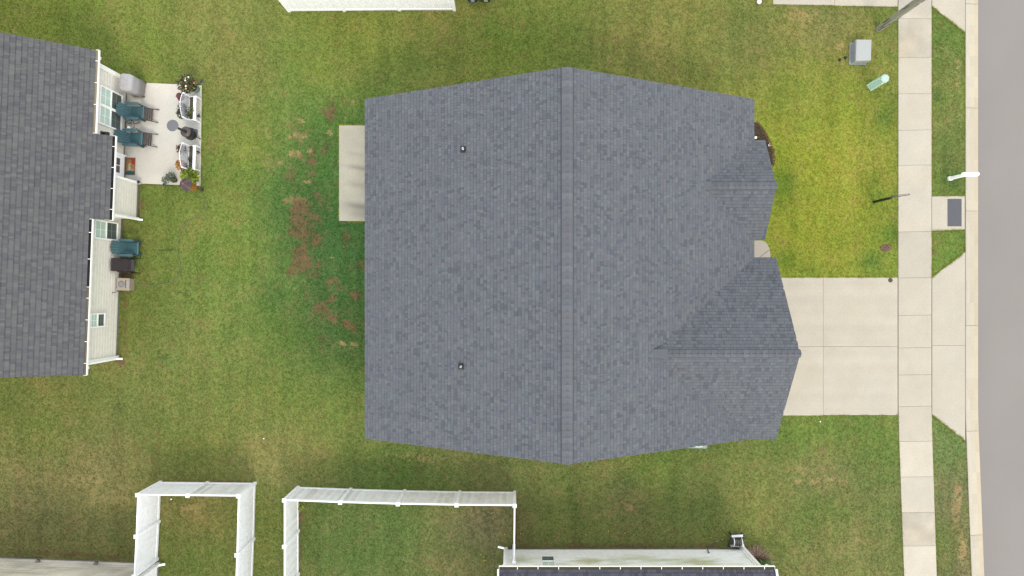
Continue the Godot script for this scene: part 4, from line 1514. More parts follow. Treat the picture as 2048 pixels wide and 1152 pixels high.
func foliage(m: MB, at: Vector3, rx: float, ry: float, count: int, size: float, tints: Array) -> void:
	for k in count:
		var d := Vector3(rng.randfn(), rng.randfn(), rng.randfn()).normalized()
		var r := pow(rng.randf(), 0.45)
		var p := at + Vector3(d.x * rx, d.y * ry, d.z * rx) * r
		var dir := (d + Vector3(rng.randfn(), rng.randfn() + 0.3, rng.randfn()) * 0.5).normalized()
		m.col = vary(tints[rng.randi() % tints.size()], 0.25)
		m.leaf(p, dir, Vector3(rng.randfn() * 0.4, 1, rng.randfn() * 0.4).normalized(), size * rng.randf_range(0.7, 1.3), size * 0.5)

func stems(m: MB, at: Vector3, rx: float, high: float, count: int, tint: Color) -> void:
	for k in count:
		var a := rng.randf() * TAU
		m.col = vary(tint, 0.2)
		var r := rx * rng.randf_range(0.2, 1.0)
		m.tube([at, at + Vector3(cos(a) * r * 0.4, high * 0.6, sin(a) * r * 0.4), at + Vector3(cos(a) * r, high, sin(a) * r)], 0.006, 5)

func blossoms(m: MB, at: Vector3, rx: float, ry: float, count: int, size: float, tints: Array) -> void:
	for k in count:
		var a := rng.randf() * TAU
		var r := rx * sqrt(rng.randf())
		var p := at + Vector3(cos(a) * r, ry * sqrt(maxf(0.0, 1.0 - r * r / (rx * rx))) * rng.randf_range(0.35, 1.0) + 0.02, sin(a) * r)
		m.col = vary(tints[rng.randi() % tints.size()], 0.12)
		for j in 6:
			var b := TAU * j / 6.0
			m.leaf(p, Vector3(cos(b), 0.25, sin(b)).normalized(), Vector3.UP, size, size * 0.7)

func build_garden_things() -> void:
	var greens := [ap(74, 96, 40), ap(96, 118, 48), ap(56, 78, 34), ap(112, 126, 66)]
	# dry grass clump and shrub by the lower house's corner
	var g := thing("ornamental_grass", "round clump of dry purplish grass at the lower house's corner", "plant", site(1508, 1117))
	var m := MB.new()
	for k in 900:
		var a := rng.randf() * TAU
		var l := rng.randf_range(0.45, 0.95)
		var d := Vector3(cos(a) * rng.randf_range(0.3, 1.0), rng.randf_range(0.5, 1.0), sin(a) * rng.randf_range(0.3, 1.0)).normalized()
		m.col = vary([ap(178, 144, 124), ap(154, 122, 110), ap(196, 168, 144), ap(124, 98, 90)][rng.randi() % 4], 0.2)
		var o: Vector3 = Vector3(cos(a), 0, sin(a)) * rng.randf_range(0.0, 0.16)
		var s := d.cross(Vector3.UP).normalized() * 0.006
		var mid := o + d * l * 0.6
		var tip := o + d * l + Vector3(cos(a) * 0.16, -0.12, sin(a) * 0.16)
		m.quad(o - s, o + s, mid + s * 0.8, mid - s * 0.8)
		m.tri(mid - s * 0.8, mid + s * 0.8, tip)
	obj("blades", m, M.leaf, g).set_meta("kind", "stuff")
	var b := thing("green_shrub", "bright green leafy shrub under the lower house's eave corner", "shrub", site(1521, 1127))
	m = MB.new()
	foliage(m, Vector3(0, 0.5, 0), 0.36, 0.4, 420, 0.12, [ap(86, 130, 42), ap(110, 152, 54), ap(66, 104, 34)])
	obj("leaves", m, M.leaf, b).set_meta("kind", "stuff")
	m = MB.new()
	stems(m, Vector3.ZERO, 0.25, 0.6, 7, ap(96, 82, 58))
	obj("stem", m, M.wood, b)
	# weed inside the fence
	var w := thing("yellow_weed", "small yellow-green weed in the fence corner of the clovered yard", "weed", site(602, 1014))
	m = MB.new()
	foliage(m, Vector3(0, 0.1, 0), 0.13, 0.1, 60, 0.09, [ap(176, 190, 50), ap(150, 176, 52)])
	obj("leaves", m, M.leaf, w).set_meta("kind", "stuff")
	# yellow dandelions
	for e in [[1010, 1068], [1006, 1079], [1041, 1066], [1047, 1066], [961, 1107], [967, 1112], [969, 1119], [1171, 1068], [1250, 1065], [1216, 1061], [1447, 1068], [1421, 1074], [1433, 1082], [1443, 1078]]:
		m = MB.new()
		var p := site(e[0], e[1])
		m.col = ap(90, 130, 50)
		m.tube([p, p + Vector3(0, 0.09, 0)], 0.004, 5)
		blossoms(m, p + Vector3(0, 0.06, 0), 0.008, 0.008, 1, 0.022, [rc(236, 196, 40)])
		tag(obj("dandelion", m, M.leaf), "small yellow dandelion flower in the lawn above the lower house", "flower", "dandelions near the lower house")

	# mulch bed before the small gable
	var bed := setting("mulch_bed", "dark mulch bed curving round the small front gable")
	var soil := MB.new()
	soil.col = ap(92, 78, 62)
	var poly := []
	for e in [[1440, 330], [1545, 330], [1545, 305], [1541, 285], [1532, 266], [1520, 252], [1509, 244], [1440, 244]]:
		poly.append(site(e[0], e[1]))
	soil.prism(poly, -0.05, 0.02)
	obj("soil", soil, M.soil, bed)
	var chips := MB.new()
	for k in 1500:
		var q := site(rng.randf_range(1480, 1544), rng.randf_range(246, 330))
		var px := q.x * 44.0 + 1024.0
		var py := q.z * 44.0 + 576.0
		if px > 1508.0 + 37.0 * pow(clampf((py - 243.0) / 62.0, 0.0, 1.0), 0.6): continue
		chips.col = vary([ap(88, 70, 52), ap(112, 92, 66), ap(66, 54, 44), ap(134, 112, 84)][rng.randi() % 4], 0.25)
		chips.box(q + Vector3(0, 0.025, 0), Vector3(rng.randf_range(0.03, 0.08), 0.012, rng.randf_range(0.012, 0.03)), Basis(Vector3.UP, rng.randf() * TAU) * Basis(Vector3.RIGHT, rng.randf_range(-0.4, 0.4)))
	obj("mulch_chips", chips, M.soil, bed).set_meta("kind", "stuff")
	var rim := MB.new()
	for k in 400:
		var t := rng.randf()
		var py := 244.0 + 88.0 * t
		var px := 1510.0 + 37.0 * pow(clampf((py - 243.0) / 62.0, 0.0, 1.0), 0.6) + rng.randf_range(-2, 2)
		rim.col = vary(ap(172, 138, 92), 0.2)
		rim.box(site(px, py) + Vector3(0, 0.03, 0), Vector3(rng.randf_range(0.03, 0.09), 0.01, 0.012), Basis(Vector3.UP, rng.randf() * TAU))
	obj("dry_edge", rim, M.soil, bed).set_meta("kind", "stuff")
	m = MB.new()
	m.col = rc(222, 218, 196)
	m.lathe(site(1511.5, 275, 0.12) * Vector3(1, 0, 1), [[0.05, 0.0], [0.05, 0.1], [0.06, 0.105], [0.06, 0.13], [0.03, 0.14]], 12)
	tag(obj("cleanout_cap", m, M.satin), "cream round pipe cap in the mulch bed beside the roof edge", "cap")
	# little flowers in the bed
	m = MB.new()
	blossoms(m, site(1536, 291) + Vector3(0, 0.06, 0), 0.09, 0.04, 5, 0.026, [rc(206, 168, 170), rc(230, 222, 214)])
	tag(obj("bed_flowers", m, M.leaf), "faded pink blossoms at the edge of the mulch bed", "flowers")

	# heat pump by the lower gable wall, mostly under the rake
	var ac := thing("heat_pump", "pale green-grey heat pump peeping out below the large house's lower eave", "heat pump", Vector3(8.22, 0, 6.68), -0.02)
	m = MB.new()
	m.col = ap(160, 182, 172)
	m.block(Vector3(0, 0.05, 0), Vector3(0.86, 0.76, 0.84), 0.03)
	obj("housing", m, M.satin, ac)
	m = MB.new()
	m.col = ap(150, 150, 146)
	m.block(Vector3.ZERO, Vector3(1.0, 0.06, 1.0), 0.01)
	obj("base_pad", m, M.concrete, ac)
	m = MB.new()
	m.col = ap(226, 246, 238)
	m.box(Vector3(0.05, 0.82, 0.33), Vector3(0.32, 0.02, 0.07), Basis(Vector3.UP, 0.05))  # narrow pale strip on top of the housing
	obj("pale_strip", m, M.satin, ac)
	m = MB.new()
	m.col = rc(52, 56, 54)
	for k in 5:
		for j in 24:
			var a0 := TAU * j / 24.0
			var a1 := TAU * (j + 1) / 24.0
			var r := 0.06 + 0.055 * k
			m.bar(Vector3(cos(a0) * r, 0.815, sin(a0) * r - 0.1), Vector3(cos(a1) * r, 0.815, sin(a1) * r - 0.1), 0.008, 0.01)
	obj("fan_grille", m, M.satin, ac)

	# hose reel by the lower house
	var reel := thing("hose_reel", "black and white framed garden hose reel on the grass by the lower house", "hose reel", site(1469, 1079), -0.06)
	m = MB.new()
	m.col = rc(206, 206, 208)
	for s in [-0.16, 0.2]:
		var arc := []
		for k in 9:
			var a := PI * (0.05 + 0.9 * k / 8.0)
			arc.append(Vector3(s, 0.1 + 0.38 * sin(a), 0.25 * cos(a)))
		m.tube(arc, 0.028, 6)
	m.bar(Vector3(-0.2, 0.1, 0.25), Vector3(0.24, 0.1, 0.25), 0.07, 0.05)
	m.bar(Vector3(-0.3, 0.44, -0.3), Vector3(0.2, 0.44, -0.36), 0.1, 0.05)
	obj("frame", m, M.satin, reel)
	m = MB.new()
	m.col = rc(44, 44, 48)
	for s in [-0.28, 0.27]:
		m.bar(Vector3(s, 0.05, 0.3), Vector3(s, 0.44, -0.3), 0.05, 0.05)
		m.bar(Vector3(s, 0.05, -0.34), Vector3(s, 0.44, -0.3), 0.05, 0.05)
	m.bar(Vector3(-0.32, 0.42, -0.36), Vector3(0.26, 0.42, -0.42), 0.05, 0.05)
	obj("legs", m, M.satin, reel)
	m = MB.new()
	for k in 12:
		m.col = vary(ap(70, 70, 74), 0.3) if k % 3 else ap(150, 146, 120)
		var loop := []
		for j in 17:
			var a := TAU * j / 16.0
			loop.append(Vector3(-0.13 + 0.028 * k, 0.28 + 0.17 * sin(a), 0.17 * cos(a)))
		m.tube(loop, 0.016, 5)
	obj("wound_hose", m, M.satin, reel)
	m = MB.new()
	m.col = rc(60, 62, 66)
	var run := []
	for e in [[1410, 1107, 0.48], [1410, 1102, 0.2], [1416, 1094, 0.03], [1428, 1087, 0.02], [1442, 1083, 0.02], [1456, 1080, 0.05]]:
		var q := site(e[0], e[1])
		if e[2] > 0.4: q = Vector3(8.76, 0.46, 11.69)
		run.append(q + Vector3(0, 0.0 if e[2] > 0.4 else e[2], 0))
	m.tube(smooth(run), 0.014, 6)
	tag(obj("garden_hose", m, M.satin), "short dark hose from the lower house's tap to the reel", "hose")

func smooth(pts: Array, n := 8) -> Array:
	var o := []
	for i in pts.size() - 1:
		var p0: Vector3 = pts[maxi(i - 1, 0)]
		var p3: Vector3 = pts[mini(i + 2, pts.size() - 1)]
		for k in n:
			o.append((pts[i] as Vector3).cubic_interpolate(pts[i + 1], p0, p3, float(k) / n))
	o.append(pts[-1])
	return o


# ---------------------------------------------------------------- garden patio

# slatted lounge chair with a fan-shaped back; it faces +x and stands on its own base
func adirondack(label: String, at: Vector3, turn: float) -> Node3D:
	var t := thing("adirondack_chair", label, "chair", at, turn, "teal adirondack chairs")
	var teal := ap(84, 124, 132)
	for k in 7:
		var m := MB.new()
		m.col = vary(teal, 0.05)
		var x := 0.35 - k * 0.08
		var y := 0.37 - k * 0.018
		m.box(Vector3(x, y, 0), Vector3(0.07, 0.022, 0.50), Basis(Vector3(0, 0, 1), 0.21))
		obj("seat_slat", m, M.satin, t)
	var lip := MB.new()
	lip.col = teal * 1.08
	lip.tube([Vector3(0.41, 0.355, -0.27), Vector3(0.41, 0.355, 0.27)], 0.04, 8)
	obj("front_rail", lip, M.satin, t)
	for k in 5:
		var m := MB.new()
		m.col = vary(teal, 0.05)
		var f := (k - 2) * 0.5
		var foot := Vector3(-0.16, 0.24, f * 0.185)
		var l := 0.80 - 0.09 * f * f
		var top := foot + Vector3(-0.27, 0.74, f * 0.065).normalized() * l
		var side := Vector3(0, 0, 1)
		var dir := (top - foot).normalized()
		var nn := side.cross(dir).normalized()
		m.loft([PackedVector3Array([foot + side * 0.04 + nn * 0.012, foot + side * 0.04 - nn * 0.012, foot - side * 0.04 - nn * 0.012, foot - side * 0.04 + nn * 0.012]), PackedVector3Array([top + side * 0.058 + nn * 0.012 - dir * 0.03, top + side * 0.058 - nn * 0.012 - dir * 0.03, top - side * 0.058 - nn * 0.012 - dir * 0.03, top - side * 0.058 + nn * 0.012 - dir * 0.03]), PackedVector3Array([top + side * 0.035 + nn * 0.012, top + side * 0.035 - nn * 0.012, top - side * 0.035 - nn * 0.012, top - side * 0.035 + nn * 0.012])])
		obj("back_slat", m, M.satin, t)
	var brace := MB.new()
	brace.col = teal * 0.9
	brace.bar(Vector3(-0.31, 0.56, -0.28), Vector3(-0.31, 0.56, 0.28), 0.05, 0.03)
	obj("back_brace", brace, M.satin, t)
	for s in [-1.0, 1.0]:
		var m := MB.new()
		m.col = teal * 1.02
		var z: float = s * 0.325
		var o := []
		for e in [[-0.33, 0.03], [-0.22, 0.055], [-0.06, 0.062], [0.15, 0.062], [0.28, 0.05], [0.33, 0.03]]:
			o.append(PackedVector3Array([Vector3(e[0], 0.575, z + s * 0.01 + e[1]), Vector3(e[0], 0.575, z + s * 0.01 - e[1]), Vector3(e[0], 0.60, z + s * 0.01 - e[1]), Vector3(e[0], 0.60, z + s * 0.01 + e[1])]))
		m.loft(o)
		obj("armrest", m, M.satin, t)
		m = MB.new()
		m.col = teal * 0.95
		m.bar(Vector3(0.3, 0.0, z), Vector3(0.3, 0.575, z), 0.09, 0.03, Vector3(0, 0, 1))
		obj("front_leg", m, M.satin, t)
		m = MB.new()
		m.col = teal * 0.95
		m.bar(Vector3(0.46, 0.09, z * 0.86), Vector3(-0.36, 0.06, z * 0.86), 0.03, 0.1)
		m.bar(Vector3(0.42, 0.31, z * 0.82), Vector3(-0.36, 0.08, z * 0.82), 0.028, 0.1)
		obj("rear_leg", m, M.satin, t)
	return t

func footrest(label: String, at: Vector3, turn: float) -> void:
	var t := thing("slatted_footrest", label, "footrest", at, turn, "brown footrests")
	var brown := ap(100, 90, 86)
	for k in 6:
		var m := MB.new()
		m.col = vary(brown, 0.12)
		m.box(Vector3(-0.2 + k * 0.085, 0.36 - k * 0.022, 0), Vector3(0.07, 0.02, 0.56), Basis(Vector3(0, 0, 1), -0.25))
		obj("slat", m, M.wood, t)
	for s in [-1, 1]:
		var m := MB.new()
		m.col = brown * 0.8
		m.bar(Vector3(-0.24, 0.35, s * 0.24), Vector3(0.42, 0.03, s * 0.29), 0.03, 0.04)
		m.bar(Vector3(-0.12, 0.3, s * 0.24), Vector3(-0.2, 0.0, s * 0.26), 0.03, 0.03)
		obj("leg", m, M.wood, t)

func build_patio_things() -> void:
	var deck := Vector3(0, 0.05, 0)
	var tilt := -0.0384
	# covered grill
	var g := thing("covered_grill", "barbecue grill under a light grey cloth cover by the house wall", "grill", site(281, 180) + deck, -0.12)
	var m := MB.new()
	var rings := []
	var cols := []
	for k in 9:
		var y := [0.06, 0.16, 0.4, 0.7, 0.9, 1.02, 1.1, 1.15, 1.17][k] as float
		var sx := [0.27, 0.29, 0.285, 0.28, 0.29, 0.29, 0.27, 0.22, 0.12][k] as float
		var sz := [0.36, 0.38, 0.37, 0.37, 0.38, 0.385, 0.37, 0.32, 0.2][k] as float
		var ring := m.ring(Vector3(0, y, 0), sx, sz, 40, 4.5)
		for j in 40:
			var fold := 1.0 + 0.12 * maxf(0.1, 0.9 - y) * sin(j * 2.4 + y * 5.0) * sin(j * 0.9)
			var q: Vector3 = ring[j]
			ring[j] = Vector3(q.x * fold, q.y + 0.01 * sin(j * 1.3), q.z * fold)
		rings.append(ring)
		cols.append(ap(172, 166, 164) if k < 3 else ap(222, 220, 222))  # sky light painted in: upper cover lighter, lower folds darker
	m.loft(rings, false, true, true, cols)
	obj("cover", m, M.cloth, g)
	for sx in [-1, 1]:
		for sz in [-1, 1]:
			m = MB.new()
			m.col = rc(36, 34, 36)
			m.xf = Transform3D(Basis(Vector3.RIGHT, PI / 2), Vector3(sx * 0.24, 0.05, sz * 0.31))
			m.lathe(Vector3(0, -0.02, 0), [[0.05, 0.0], [0.05, 0.04]], 12, false)
			obj("caster", m, M.satin, g)

	adirondack("teal adirondack chair on the patio nearest the covered grill", site(278.5, 229) + deck, tilt)
	adirondack("teal adirondack chair on the patio between side table and door", site(275.5, 281) + deck, tilt)
	adirondack("teal adirondack chair on the lawn below the double window", site(266.5, 497), tilt)
	footrest("brown slatted footrest before the upper patio chair", site(301, 232) + deck, tilt - 0.04)
	footrest("brown slatted footrest before the lower patio chair", site(299, 281) + deck, tilt - 0.04)

	# wire side table with curling legs
	var st := thing("side_table", "small black wire side table between the two patio chairs", "table", site(273, 255) + deck, 0.1)
	m = MB.new()
	m.col = rc(50, 44, 42)
	var hoop := []
	for k in 25:
		hoop.append(Vector3(cos(TAU * k / 24.0) * 0.21, 0.46, sin(TAU * k / 24.0) * 0.21))
	m.tube(hoop, 0.012, 6)
	for k in 5:
		var x := (k - 2) * 0.08
		var z := sqrt(0.0441 - x * x)
		m.bar(Vector3(x, 0.46, -z), Vector3(x, 0.46, z), 0.008, 0.008)
	obj("table_top", m, M.satin, st)
	for k in 4:
		var a := PI / 4.0 + PI / 2.0 * k
		var d := Vector3(cos(a), 0, sin(a))
		m = MB.new()
		m.col = rc(50, 44, 42)
		m.tube(smooth([d * 0.2 + Vector3(0, 0.46, 0), d * 0.13 + Vector3(0, 0.28, 0), d * 0.2 + Vector3(0, 0.1, 0), d * 0.34]), 0.012, 6)
		obj("leg", m, M.satin, st)
	var sw := thing("fly_swatter", "white fly swatter lying across the wire side table", "fly swatter", site(264, 258.5, 0.5) + Vector3(0, 0.04, 0), -0.45)
	m = MB.new()
	m.col = rc(232, 246, 246)
	m.prism([Vector3(-0.2, 0, 0.06), Vector3(-0.09, 0, 0.055), Vector3(-0.05, 0, 0.02), Vector3(-0.05, 0, -0.02), Vector3(-0.09, 0, -0.055), Vector3(-0.2, 0, -0.06)], 0.0, 0.012)
	obj("paddle", m, M.satin, sw)
	m = MB.new()
	m.col = rc(236, 246, 248)
	m.tube([Vector3(-0.06, 0.006, 0), Vector3(0.26, 0.006, 0)], 0.012, 8)
	obj("handle", m, M.satin, sw)

	# chiminea with a tall capped flue
	var ch := thing("chiminea", "black cast iron chiminea with a tall flue and round rain cap", "chiminea", site(392, 273) + deck, 0.0)
	m = MB.new()
	m.col = rc(38, 38, 40)
	m.lathe(Vector3.ZERO, [[0.12, 0.2], [0.22, 0.26], [0.27, 0.38], [0.28, 0.5], [0.25, 0.62], [0.2, 0.7]], 20)
	obj("belly", m, M.satin, ch)
	m = MB.new()
	m.col = rc(62, 57, 55)
	m.lathe(Vector3(-0.02, 0, 0.0), [[0.18, 0.68], [0.23, 0.8], [0.235, 0.86], [0.2, 0.9], [0.1, 0.93]], 20)
	m.col = rc(112, 66, 42)
	m.lathe(Vector3(0.05, 0, 0.03), [[0.1, 0.9], [0.06, 0.925], [0.03, 0.93]], 12)
	obj("shoulder", m, M.satin, ch)
	m = MB.new()
	m.col = rc(50, 48, 48)
	m.lathe(Vector3(-0.02, 0, 0.0), [[0.075, 0.9], [0.055, 1.2], [0.05, 1.95]], 14)
	obj("flue", m, M.satin, ch)
	m = MB.new()
	m.col = ap(122, 120, 126)
	m.lathe(Vector3(-0.02, 0, 0.0), [[0.24, 1.96], [0.25, 1.97], [0.22, 1.99], [0.03, 2.02]], 24, false)
	obj("rain_cap", m, M.satin, ch)
	m = MB.new()
	m.col = rc(74, 76, 80)
	m.box(Vector3(0.24, 0.52, -0.08), Vector3(0.05, 0.22, 0.24), Basis(Vector3(0, 0, 1), 0.4))
	m.bar(Vector3(0.3, 0.5, 0.08), Vector3(0.38, 0.5, 0.12), 0.025, 0.025)
	obj("firebox_door", m, M.satin, ch)
	for k in 3:
		var a := TAU * k / 3.0 + 0.5
		m = MB.new()
		m.col = rc(44, 43, 44)
		m.tube([Vector3(cos(a) * 0.14, 0.26, sin(a) * 0.14), Vector3(cos(a) * 0.26, 0.0, sin(a) * 0.26)], 0.022, 7)
		obj("leg", m, M.satin, ch)

	# white planters with arched lattice
	trellis("white trellis planter with a maroon flowering plant behind", site(393, 222) + deck, [ap(140, 60, 74), ap(118, 48, 62)], true)
	trellis("white trellis planter with orange flowers, beside the birdhouse", site(392, 319) + deck, [ap(226, 150, 40), ap(214, 120, 40)], false)

	# pots and plants
	var pot := thing("potted_plant", "flowering plant in a green glazed pot at the patio's upper corner", "potted plant", site(396, 180) + deck)
	m = MB.new()
	m.col = ap(110, 160, 138)
	m.lathe(Vector3.ZERO, [[0.13, 0.0], [0.18, 0.2], [0.2, 0.36], [0.22, 0.38], [0.22, 0.42], [0.19, 0.42], [0.18, 0.38]], 20)
	obj("pot", m, M.satin, pot)
	m = MB.new()
	m.col = ap(70, 56, 44)
	m.lathe(Vector3.ZERO, [[0.18, 0.36], [0.18, 0.385], [0.05, 0.39]], 14)
	obj("soil", m, M.soil, pot)
	m = MB.new()
	foliage(m, Vector3(-0.1, 0.75, -0.02), 0.36, 0.32, 620, 0.13, [ap(66, 92, 40), ap(92, 120, 50), ap(52, 74, 34), ap(128, 110, 66), ap(150, 116, 86)])
	obj("leaves", m, M.leaf, pot).set_meta("kind", "stuff")
	m = MB.new()
	blossoms(m, Vector3(-0.1, 0.78, 0), 0.36, 0.3, 14, 0.045, [rc(236, 228, 224), rc(226, 150, 138), rc(240, 236, 226)])
	obj("blossoms", m, M.leaf, pot).set_meta("kind", "stuff")
	m = MB.new()
	stems(m, Vector3(0, 0.38, 0), 0.3, 0.45, 9, ap(92, 92, 56))
	obj("stems", m, M.leaf, pot).set_meta("kind", "stuff")

	var bush := thing("potted_plant", "bright lime green leafy plant by the birdhouse", "potted plant", site(391, 358) + deck)
	m = MB.new()
	m.col = ap(120, 92, 72)
	m.lathe(Vector3.ZERO, [[0.12, 0.0], [0.16, 0.22], [0.175, 0.24], [0.15, 0.24]], 16)
	obj("pot", m, M.soil, bush)
	m = MB.new()
	foliage(m, Vector3(-0.04, 0.36, -0.05), 0.36, 0.24, 420, 0.15, [ap(176, 196, 58), ap(150, 178, 52), ap(196, 210, 84), ap(116, 146, 46)])
	obj("leaves", m, M.leaf, bush).set_meta("kind", "stuff")

	var grey := thing("potted_plant", "two grey-green leafy clumps in a low pot at the patio's lower edge", "potted plant", site(352, 361) + deck)
	m = MB.new()
	m.col = ap(96, 84, 74)
	m.lathe(Vector3(0, 0, 0.0), [[0.1, 0.0], [0.13, 0.16], [0.14, 0.18], [0.12, 0.18]], 16)
	obj("pot", m, M.soil, grey)
	m = MB.new()
	var sage := [ap(96, 116, 84), ap(120, 138, 106), ap(76, 96, 66)]
	foliage(m, Vector3(-0.02, 0.34, -0.1), 0.18, 0.16, 190, 0.085, sage)
	foliage(m, Vector3(-0.3, 0.28, 0.03), 0.14, 0.12, 120, 0.08, sage)
	obj("leaves", m, M.leaf, grey).set_meta("kind", "stuff")
	m = MB.new()
	for e in [Vector3(-0.3, 0.28, 0.03), Vector3(-0.02, 0.34, -0.1), Vector3(-0.15, 0.3, -0.02)]:
		m.col = ap(110, 96, 74)
		m.tube([Vector3(0, 0.16, 0), e * 0.5 + Vector3(0, 0.1, 0), e], 0.008, 5)
	obj("stem", m, M.wood, grey)

	# birdhouse on a post
	var bh := thing("birdhouse", "orange birdhouse with a striped conical roof on a wooden post", "birdhouse", site(404.5, 379.5))
	m = MB.new()
	m.col = ap(150, 112, 62)
	m.block(Vector3.ZERO, Vector3(0.1, 0.86, 0.1), 0.008)
	obj("post", m, M.wood, bh)
	m = MB.new()
	m.col = rc(30, 28, 28)
	m.block(Vector3.ZERO, Vector3(0.14, 0.1, 0.14), 0.01)
	obj("foot", m, M.satin, bh)
	m = MB.new()
	m.col = ap(214, 140, 44)
	m.lathe(Vector3.ZERO, [[0.14, 0.84], [0.185, 0.9], [0.185, 1.4], [0.16, 1.52]], 12, false)
	obj("house", m, M.wood, bh)
	m = MB.new()
	m.col = rc(40, 30, 24)
	m.xf = Transform3D(Basis(Vector3(0, 0, 1), -PI / 2), Vector3(0.18, 1.15, 0))
	m.lathe(Vector3.ZERO, [[0.03, 0.0], [0.03, 0.012]], 12, false)
	obj("entrance_hole", m, M.satin, bh)
	for k in 12:
		m = MB.new()
		m.col = [ap(118, 96, 98), ap(138, 116, 116), ap(108, 92, 98)][k % 3]
		var a0 := TAU * k / 12.0
		var a1 := TAU * (k + 0.96) / 12.0
		var tip := Vector3(0, 1.82, 0)
		m.tri(Vector3(cos(a1) * 0.28, 1.5, sin(a1) * 0.28), Vector3(cos(a0) * 0.28, 1.5, sin(a0) * 0.28), tip)
		m.tri(Vector3(cos(a0) * 0.28, 1.48, sin(a0) * 0.28), Vector3(cos(a1) * 0.28, 1.48, sin(a1) * 0.28), Vector3(0, 1.55, 0))
		m.quad(Vector3(cos(a1) * 0.28, 1.48, sin(a1) * 0.28), Vector3(cos(a0) * 0.28, 1.48, sin(a0) * 0.28), Vector3(cos(a0) * 0.28, 1.5, sin(a0) * 0.28), Vector3(cos(a1) * 0.28, 1.5, sin(a1) * 0.28))
		obj("roof_board", m, M.wood, bh)
	m = MB.new()
	m.col = ap(196, 120, 120)
	m.lathe(Vector3(0, 1.77, 0), [[0.05, 0.0], [0.03, 0.05], [0.01, 0.1]], 10)
	obj("finial", m, M.satin, bh)

	# solar stake lights round the patio
	var spots := [[409, 166, "at the patio's upper right corner"], [403, 235, "between the upper planter and the chiminea"], [402, 307, "beside the lower planter"], [335, 371, "at the patio's lower edge near the grey-green plant"], [284, 366, "at the patio's lower left corner"]]
	var first: Node3D = null
	for e in spots:
		var text: String = "black solar stake light " + e[2]
		if first != null:
			copy(first, text, site(e[0], e[1]), 0.3)
			continue
		first = thing("solar_light", text, "garden light", site(e[0], e[1]), 0.0, "solar lights round the patio")
		m = MB.new()
		m.col = rc(34, 35, 38)
		m.tube([Vector3(0, 0, 0), Vector3(0, 0.22, 0)], 0.012, 7)
		obj("stake", m, M.satin, first)
		m = MB.new()
		m.col = rc(150, 150, 146)
		m.lathe(Vector3.ZERO, [[0.04, 0.2], [0.055, 0.27]], 12, false)
		obj("lens", m, M.satin, first)
		m = MB.new()
		m.col = rc(46, 48, 56)
		m.lathe(Vector3.ZERO, [[0.075, 0.27], [0.08, 0.28], [0.06, 0.3], [0.02, 0.305]], 14)
		obj("cap", m, M.satin, first)

	# doormat
	var mat_at := site(261, 333) + Vector3(0, 0.054, 0)
	var mat_node := thing("doormat", "tan doormat with red and teal corners and a greeting, before the back door", "doormat", mat_at, tilt)
	var img := Image.create(96, 160, false, Image.FORMAT_RGB8)
	for y in 160:
		for x in 96:
			var u := x / 96.0
			var w := y / 160.0
			var q := Color8(158, 118, 74)
			if w < 0.42 - 0.25 * pow(absf(u - 0.95), 0.8) and u > 0.5 + 0.15 * sin(w * 6.0): q = Color8(150, 52, 44)
			elif w + u * 0.28 > 0.94 - 0.08 * sin(u * 5.0): q = Color8(44, 98, 102)
			elif w > 0.52 + 0.3 * absf(u - 0.4) and u > 0.3: q = Color8(176, 146, 104)
			elif w < 0.1 + 0.2 * (0.6 - u): q = Color8(138, 96, 66)
			if x < 4 or y < 4 or x > 91 or y > 155: q = Color8(126, 88, 56)
			var f := 1.0 + rng.randf_range(-0.09, 0.09)
			img.set_pixel(x, y, Color(q.r * f * 0.92, q.g * f * 0.92, q.b * f * 0.92))
	var mm := StandardMaterial3D.new()
	mm.albedo_texture = ImageTexture.create_from_image(img)
	mm.roughness = 1.0
	m = MB.new()
	var hx := 0.245
	var hz := 0.39
	m.quad(Vector3(-hx, 0.012, hz), Vector3(hx, 0.012, hz), Vector3(hx, 0.012, -hz), Vector3(-hx, 0.012, -hz))
	for k in 4:
		var cs := [Vector3(-hx, 0, hz), Vector3(hx, 0, hz), Vector3(hx, 0, -hz), Vector3(-hx, 0, -hz)]
		m.quad(cs[k], cs[(k + 1) % 4], cs[(k + 1) % 4] + Vector3(0, 0.012, 0), cs[k] + Vector3(0, 0.012, 0))
	for q in m.v:
		m.uv.append(Vector2((q.x + hx) / (2 * hx), (q.z + hz) / (2 * hz)))
	obj("mat", m, mm, mat_node)
	var text := TextMesh.new()
	text.text = "hello"
	var sf := SystemFont.new()
	sf.font_names = PackedStringArray(["Droid Sans"])
	text.font = sf
	text.font_size = 32
	text.pixel_size = 0.0046
	text.depth = 0.002
	var tm := StandardMaterial3D.new()
	tm.albedo_color = Color(0.9, 0.86, 0.78)
	text.material = tm
	var letters := put("lettering", text, mat_node)
	letters.transform = Transform3D(Basis(Vector3(0, 0, -1), Vector3(-1, 0, 0), Vector3(0, 1, 0)), Vector3(-0.01, 0.014, 0.02))

	# things along the wall on the lawn
	var sl := thing("sling_chair", "dark brown sling lawn chair by the wall next to the lawn's teal chair", "chair", site(264, 531), tilt)
	m = MB.new()
	m.col = rc(58, 52, 50)
	var cut := []
	for e in [[0.34, 0.40], [0.31, 0.41], [0.16, 0.37], [0.00, 0.34], [-0.11, 0.36], [-0.17, 0.46], [-0.27, 0.7], [-0.34, 0.93], [-0.37, 0.96]]:
		cut.append(PackedVector3Array([Vector3(e[0], e[1] - 0.012, -0.27), Vector3(e[0], e[1] - 0.012, 0.27), Vector3(e[0], e[1] + 0.012, 0.27), Vector3(e[0], e[1] + 0.012, -0.27)]))
	m.loft(cut)
	obj("sling", m, M.cloth, sl)
